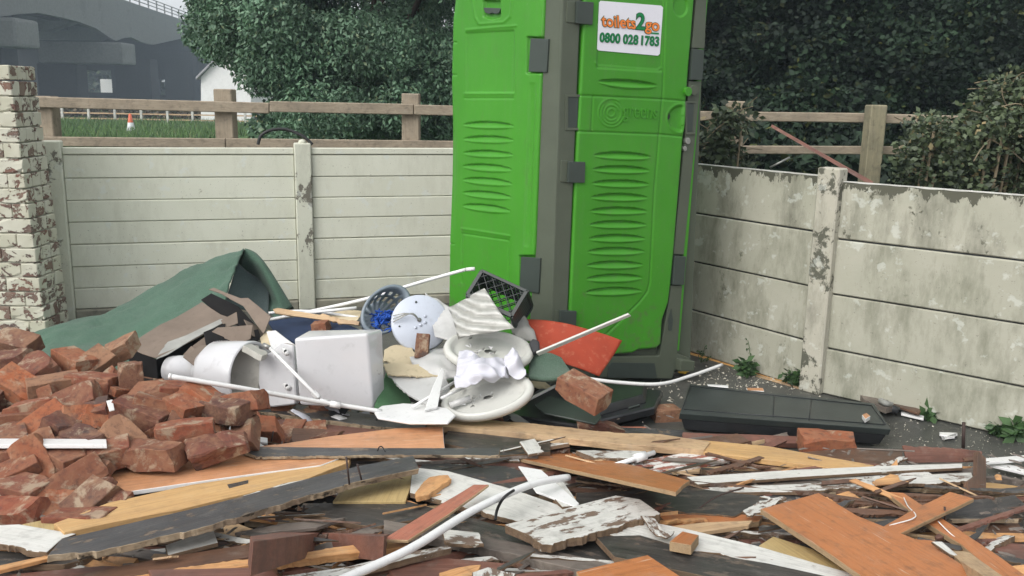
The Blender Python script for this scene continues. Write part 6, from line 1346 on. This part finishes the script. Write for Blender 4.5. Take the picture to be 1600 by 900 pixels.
# weeds
def weed(px, py, h_, n_, label, lsz, seed):
    b_ = H(px, py, 0); e = empty('weed', b_, label, 'weed'); rr = random.Random(seed); P_ = []; V, F = [], []
    for i in range(n_):
        a = rr.uniform(0, 6.28); q = b_ + Vector((math.cos(a) * h_ * rr.uniform(.1, .6), math.sin(a) * h_ * .3, h_ * rr.uniform(.3, 1)))
        tube_geo([b_, b_.lerp(q, .6) + Vector((0, 0, .01)), q], .002, 4, V, F)
        for t in (.4, .6, .75, .9, 1): P_ += [tuple(b_.lerp(q, t) + Vector((rr.gauss(0, .006), rr.gauss(0, .006), 0))) for _ in range(3)]
    mesh_obj('stems', V, F, M['leaf_weed'], e); leaves('foliage', np.array(P_), lsz, .3, .0, M['leaf_weed'], e, seed=seed); return e
weed(1168, 588, .10, 8, 'small green weed at the foot of the wall nearest the cabin', .05, 1); weed(1240, 604, .11, 10, 'bushy weed growing against the wall post', .045, 2)
weed(1095, 567, .12, 3, 'single dark dead stem against the wall beside the cabin', .02, 3); weed(1448, 655, .06, 4, 'broad leaved weed at the wall foot right of the white wedge', .06, 4)
weed(1556, 680, .07, 5, 'weed at the foot of the wall near the right edge', .05, 5); weed(1585, 688, .10, 4, 'weed with arched leaves at the right edge', .07, 6); weed(1175, 584, .26, 2, 'tall thin seed stalk rising by the wall', .02, 7)
# rubble chips
V, F = [], []; rr = random.Random(21)
def chip(c, s):
    b0 = len(V); V.extend([c + Vector((rr.uniform(-1, 1), rr.uniform(-1, 1), 0)) * s for _ in range(3)] + [c + Vector((rr.uniform(-.3, .3), rr.uniform(-.3, .3), .8)) * s]); F.extend([(b0, b0 + 1, b0 + 3), (b0 + 1, b0 + 2, b0 + 3), (b0 + 2, b0, b0 + 3), (b0, b0 + 2, b0 + 1)])
for _ in range(800):
    px = rr.gauss(1140, 110); py = rr.gauss(598, 18)
    if py > 560 + max(0, (px - 1060)) * .2 and px > 940: chip(H(px, py, .003), rr.choice((.003, .005, .009, .014)) * rr.uniform(.5, 1.2))
for _ in range(500):
    px = rr.uniform(1380, 1600); py = rr.uniform(650, 790)
    if py > 570 + (px - 1060) * .21: chip(H(px, py, .003), rr.choice((.003, .004, .007)))
o = mesh_obj('rubble_chips', V, F, M['chips']); tag(o, 'scattered pale plaster chips on the dark ground', 'rubble', kind='stuff')
V, F = [], []
for _ in range(2600):
    x, y = rr.uniform(-2.6, 2.0), rr.uniform(2.3, 4.7); m = mound(x, y)
    if m > .02: chip(Vector((x, y, m + rr.uniform(0, .03))), rr.choice((.006, .012, .02)))
o = mesh_obj('rubble_fragments', V, F, M['brick']); tag(o, 'small broken brick and timber fragments over the heap', 'rubble', kind='stuff')

# ------------------------------------------------------------------ long scrap lengths woven through the top of the heap
rr = random.Random(77); LG = {}
for mt in ('black', 'brown', 'redbrown', 'grey', 'greybrown', 'tan', 'whiteflaky', 'split'):
    LG[mt] = []
    for q in range(2):
        L, W, T_ = rr.uniform(.8, 1.25), (.035, .07)[q], (.022, .016)[q]
        pts = [Vector((-L / 2, -W / 2, 0)), Vector((L / 2, -W / 2 * rr.uniform(.2, 1), 0)), Vector((L / 2 * rr.uniform(.85, 1), W / 2, 0)), Vector((-L / 2 * rr.uniform(.85, 1), W / 2, 0))]
        o = poly_slab('scrap', pts, Vector((0, 0, 1)), T_, M[mt], None, bev=.001, jag=(1, 3) if q else (0, 1, 3), amp=.010, seed=q + 4, warp=.012); LG[mt].append(o.data); bpy.data.objects.remove(o)
for k in range(130):
    py = rr.uniform(715, 915); px = rr.uniform(240 if py < 790 else 40, 1600)
    if py < 800 and px < 460: continue
    if py < 760 and px > 1450: continue
    mt = rr.choice(('black', 'black', 'brown', 'brown', 'redbrown', 'grey', 'greybrown', 'greybrown', 'tan', 'whiteflaky', 'whiteflaky', 'split', 'split'))
    p = H(px, py, Hp(py) - rr.uniform(.012, .05)); o = bpy.data.objects.new('scrap_length', rr.choice(LG[mt])); link(o)
    o.matrix_world = Matrix.Translation(p) @ Matrix.Rotation(R(rr.choice((rr.gauss(6, 9), rr.gauss(-12, 8), rr.gauss(20, 14)))), 4, 'Z') @ Matrix.Rotation(R(rr.gauss(0, 1.6)), 4, 'Y') @ Matrix.Rotation(R(rr.gauss(6, 16)), 4, 'X') @ Matrix.Diagonal((rr.uniform(.45, 1.05), rr.uniform(.6, 1.2), 1, 1))
    zn = 'across the lower left of the heap' if px < 420 else 'left of the thick white pipe' if px < 700 else 'under the flaking white board piece' if px < 1040 else 'beside the big orange board' if px < 1350 else 'in the lower right of the heap'
    zn += '' if py > 820 else ', further back'
    tag(o, {'tan': 'pale raw', 'split': 'yellow split', 'brown': 'dark brown', 'redbrown': 'reddish brown', 'whiteflaky': 'flaking white', 'black': 'charred black', 'greybrown': 'grey brown', 'grey': 'dark grey'}[mt] + ' length of scrap timber lying ' + zn, 'scrap timber', 'long scrap lengths over the timber heap')
rr = random.Random(91)
for k in range(60):
    py = rr.uniform(705, 905); px = rr.uniform(480 if py < 800 else 60, 1580)
    if py < 760 and px > 1400: continue
    mt = rr.choice(('tan', 'whiteflaky', 'whiteflaky', 'split', 'brown', 'brown', 'redbrown', 'greybrown', 'black'))
    p = H(px, py, Hp(py) - rr.uniform(-.012, .02)); o = bpy.data.objects.new('lath', LG[mt][0]); link(o)
    o.matrix_world = Matrix.Translation(p) @ Matrix.Rotation(R(rr.choice((rr.gauss(4, 8), rr.gauss(-14, 8), rr.gauss(22, 10)))), 4, 'Z') @ Matrix.Rotation(R(rr.gauss(0, 1.6)), 4, 'Y') @ Matrix.Rotation(R(rr.gauss(6, 14)), 4, 'X') @ Matrix.Diagonal((rr.uniform(.25, .7), rr.uniform(.35, .8), rr.uniform(.4, .7), 1))
    zn = 'at the lower left' if px < 420 else 'beside the thick white pipe' if px < 700 else 'near the flaking white board piece' if px < 1040 else 'near the big orange board' if px < 1350 else 'near the orange skirting at the right'
    zn += '' if py > 820 else ', further back' if py < 760 else ', mid way back'
    tag(o, {'tan': 'pale raw', 'split': 'yellow split', 'brown': 'dark brown', 'redbrown': 'reddish brown', 'whiteflaky': 'flaking white', 'black': 'charred black', 'greybrown': 'grey brown', 'grey': 'dark grey'}[mt] + ' narrow broken lath ' + zn, 'lath', 'narrow laths on top of the timber heap')
# ------------------------------------------------------------------ splinters and slivers strewn over the timber heap
rr = random.Random(33); SPL = {}
for mt in ('tan', 'split', 'brown', 'redbrown', 'whiteflaky', 'black', 'greybrown'):
    L = .22; W = .014
    pts = [Vector((-L / 2, -W / 2, 0)), Vector((L * .3, -W / 2, 0)), Vector((L / 2, 0, 0)), Vector((L * .2, W / 2, 0)), Vector((-L * .45, W / 2, 0))]
    o = poly_slab('splinter', pts, Vector((0, 0, 1)), .006, M[mt], None, bev=0, jag=('all',), amp=.002, seed=3); SPL[mt] = o.data; bpy.data.objects.remove(o)
for k in range(95):
    py = rr.uniform(690, 900); px = rr.uniform(140 if py < 780 else 20, 1560)
    if py < 770 and px < 420: continue
    mt = rr.choice(('tan', 'split', 'brown', 'brown', 'redbrown', 'whiteflaky', 'black', 'black', 'greybrown'))
    p = H(px, py, Hp(py) + rr.uniform(-.02, .035)); o = bpy.data.objects.new('splinter', SPL[mt]); link(o)
    o.matrix_world = Matrix.Translation(p) @ Matrix.Rotation(R(rr.gauss(5, 35)), 4, 'Z') @ Matrix.Rotation(R(rr.gauss(0, 6)), 4, 'Y') @ Matrix.Rotation(R(rr.uniform(-40, 40)), 4, 'X') @ Matrix.Diagonal((rr.uniform(.3, 1.6), rr.uniform(.5, 1.6), 1, 1))
    zn = 'near the left bricks' if px < 420 else 'left of the white pipe' if px < 700 else 'around the flaking white piece' if px < 1040 else 'around the big orange board' if px < 1350 else 'at the right of the heap'
    tag(o, {'tan': 'pale', 'split': 'yellow', 'brown': 'dark brown', 'redbrown': 'reddish', 'whiteflaky': 'white painted', 'black': 'black', 'greybrown': 'grey'}[mt] + ' thin wood splinter lying loose ' + zn, 'splinter', 'splinters strewn over the timber heap')
V, F = [], []
for _ in range(1300):
    py = rr.uniform(640, 905); px = rr.uniform(0, 1600)
    if (px > 1060 and py < 700): continue
    p = H(px, py, Hp(py) + rr.uniform(-.05, .0)); s_ = rr.choice((.004, .007, .012)); a = rr.uniform(0, 3.14); b0 = len(V)
    d = Vector((math.cos(a), math.sin(a), rr.uniform(-.2, .2))) * s_ * 2.2; e = Vector((-math.sin(a), math.cos(a), rr.uniform(-.3, .3))) * s_ * .5; h_ = Vector((0, 0, s_ * .5))
    V += [p - d - e, p + d - e, p + d * .8 + e, p - d + e, p + h_]; F += [(b0, b0 + 1, b0 + 4), (b0 + 1, b0 + 2, b0 + 4), (b0 + 2, b0 + 3, b0 + 4), (b0 + 3, b0, b0 + 4)]
o = mesh_obj('wood_chips', V, F, M['greybrown']); tag(o, 'small wood chips and crumbs over the timber heap', 'rubble', kind='stuff')
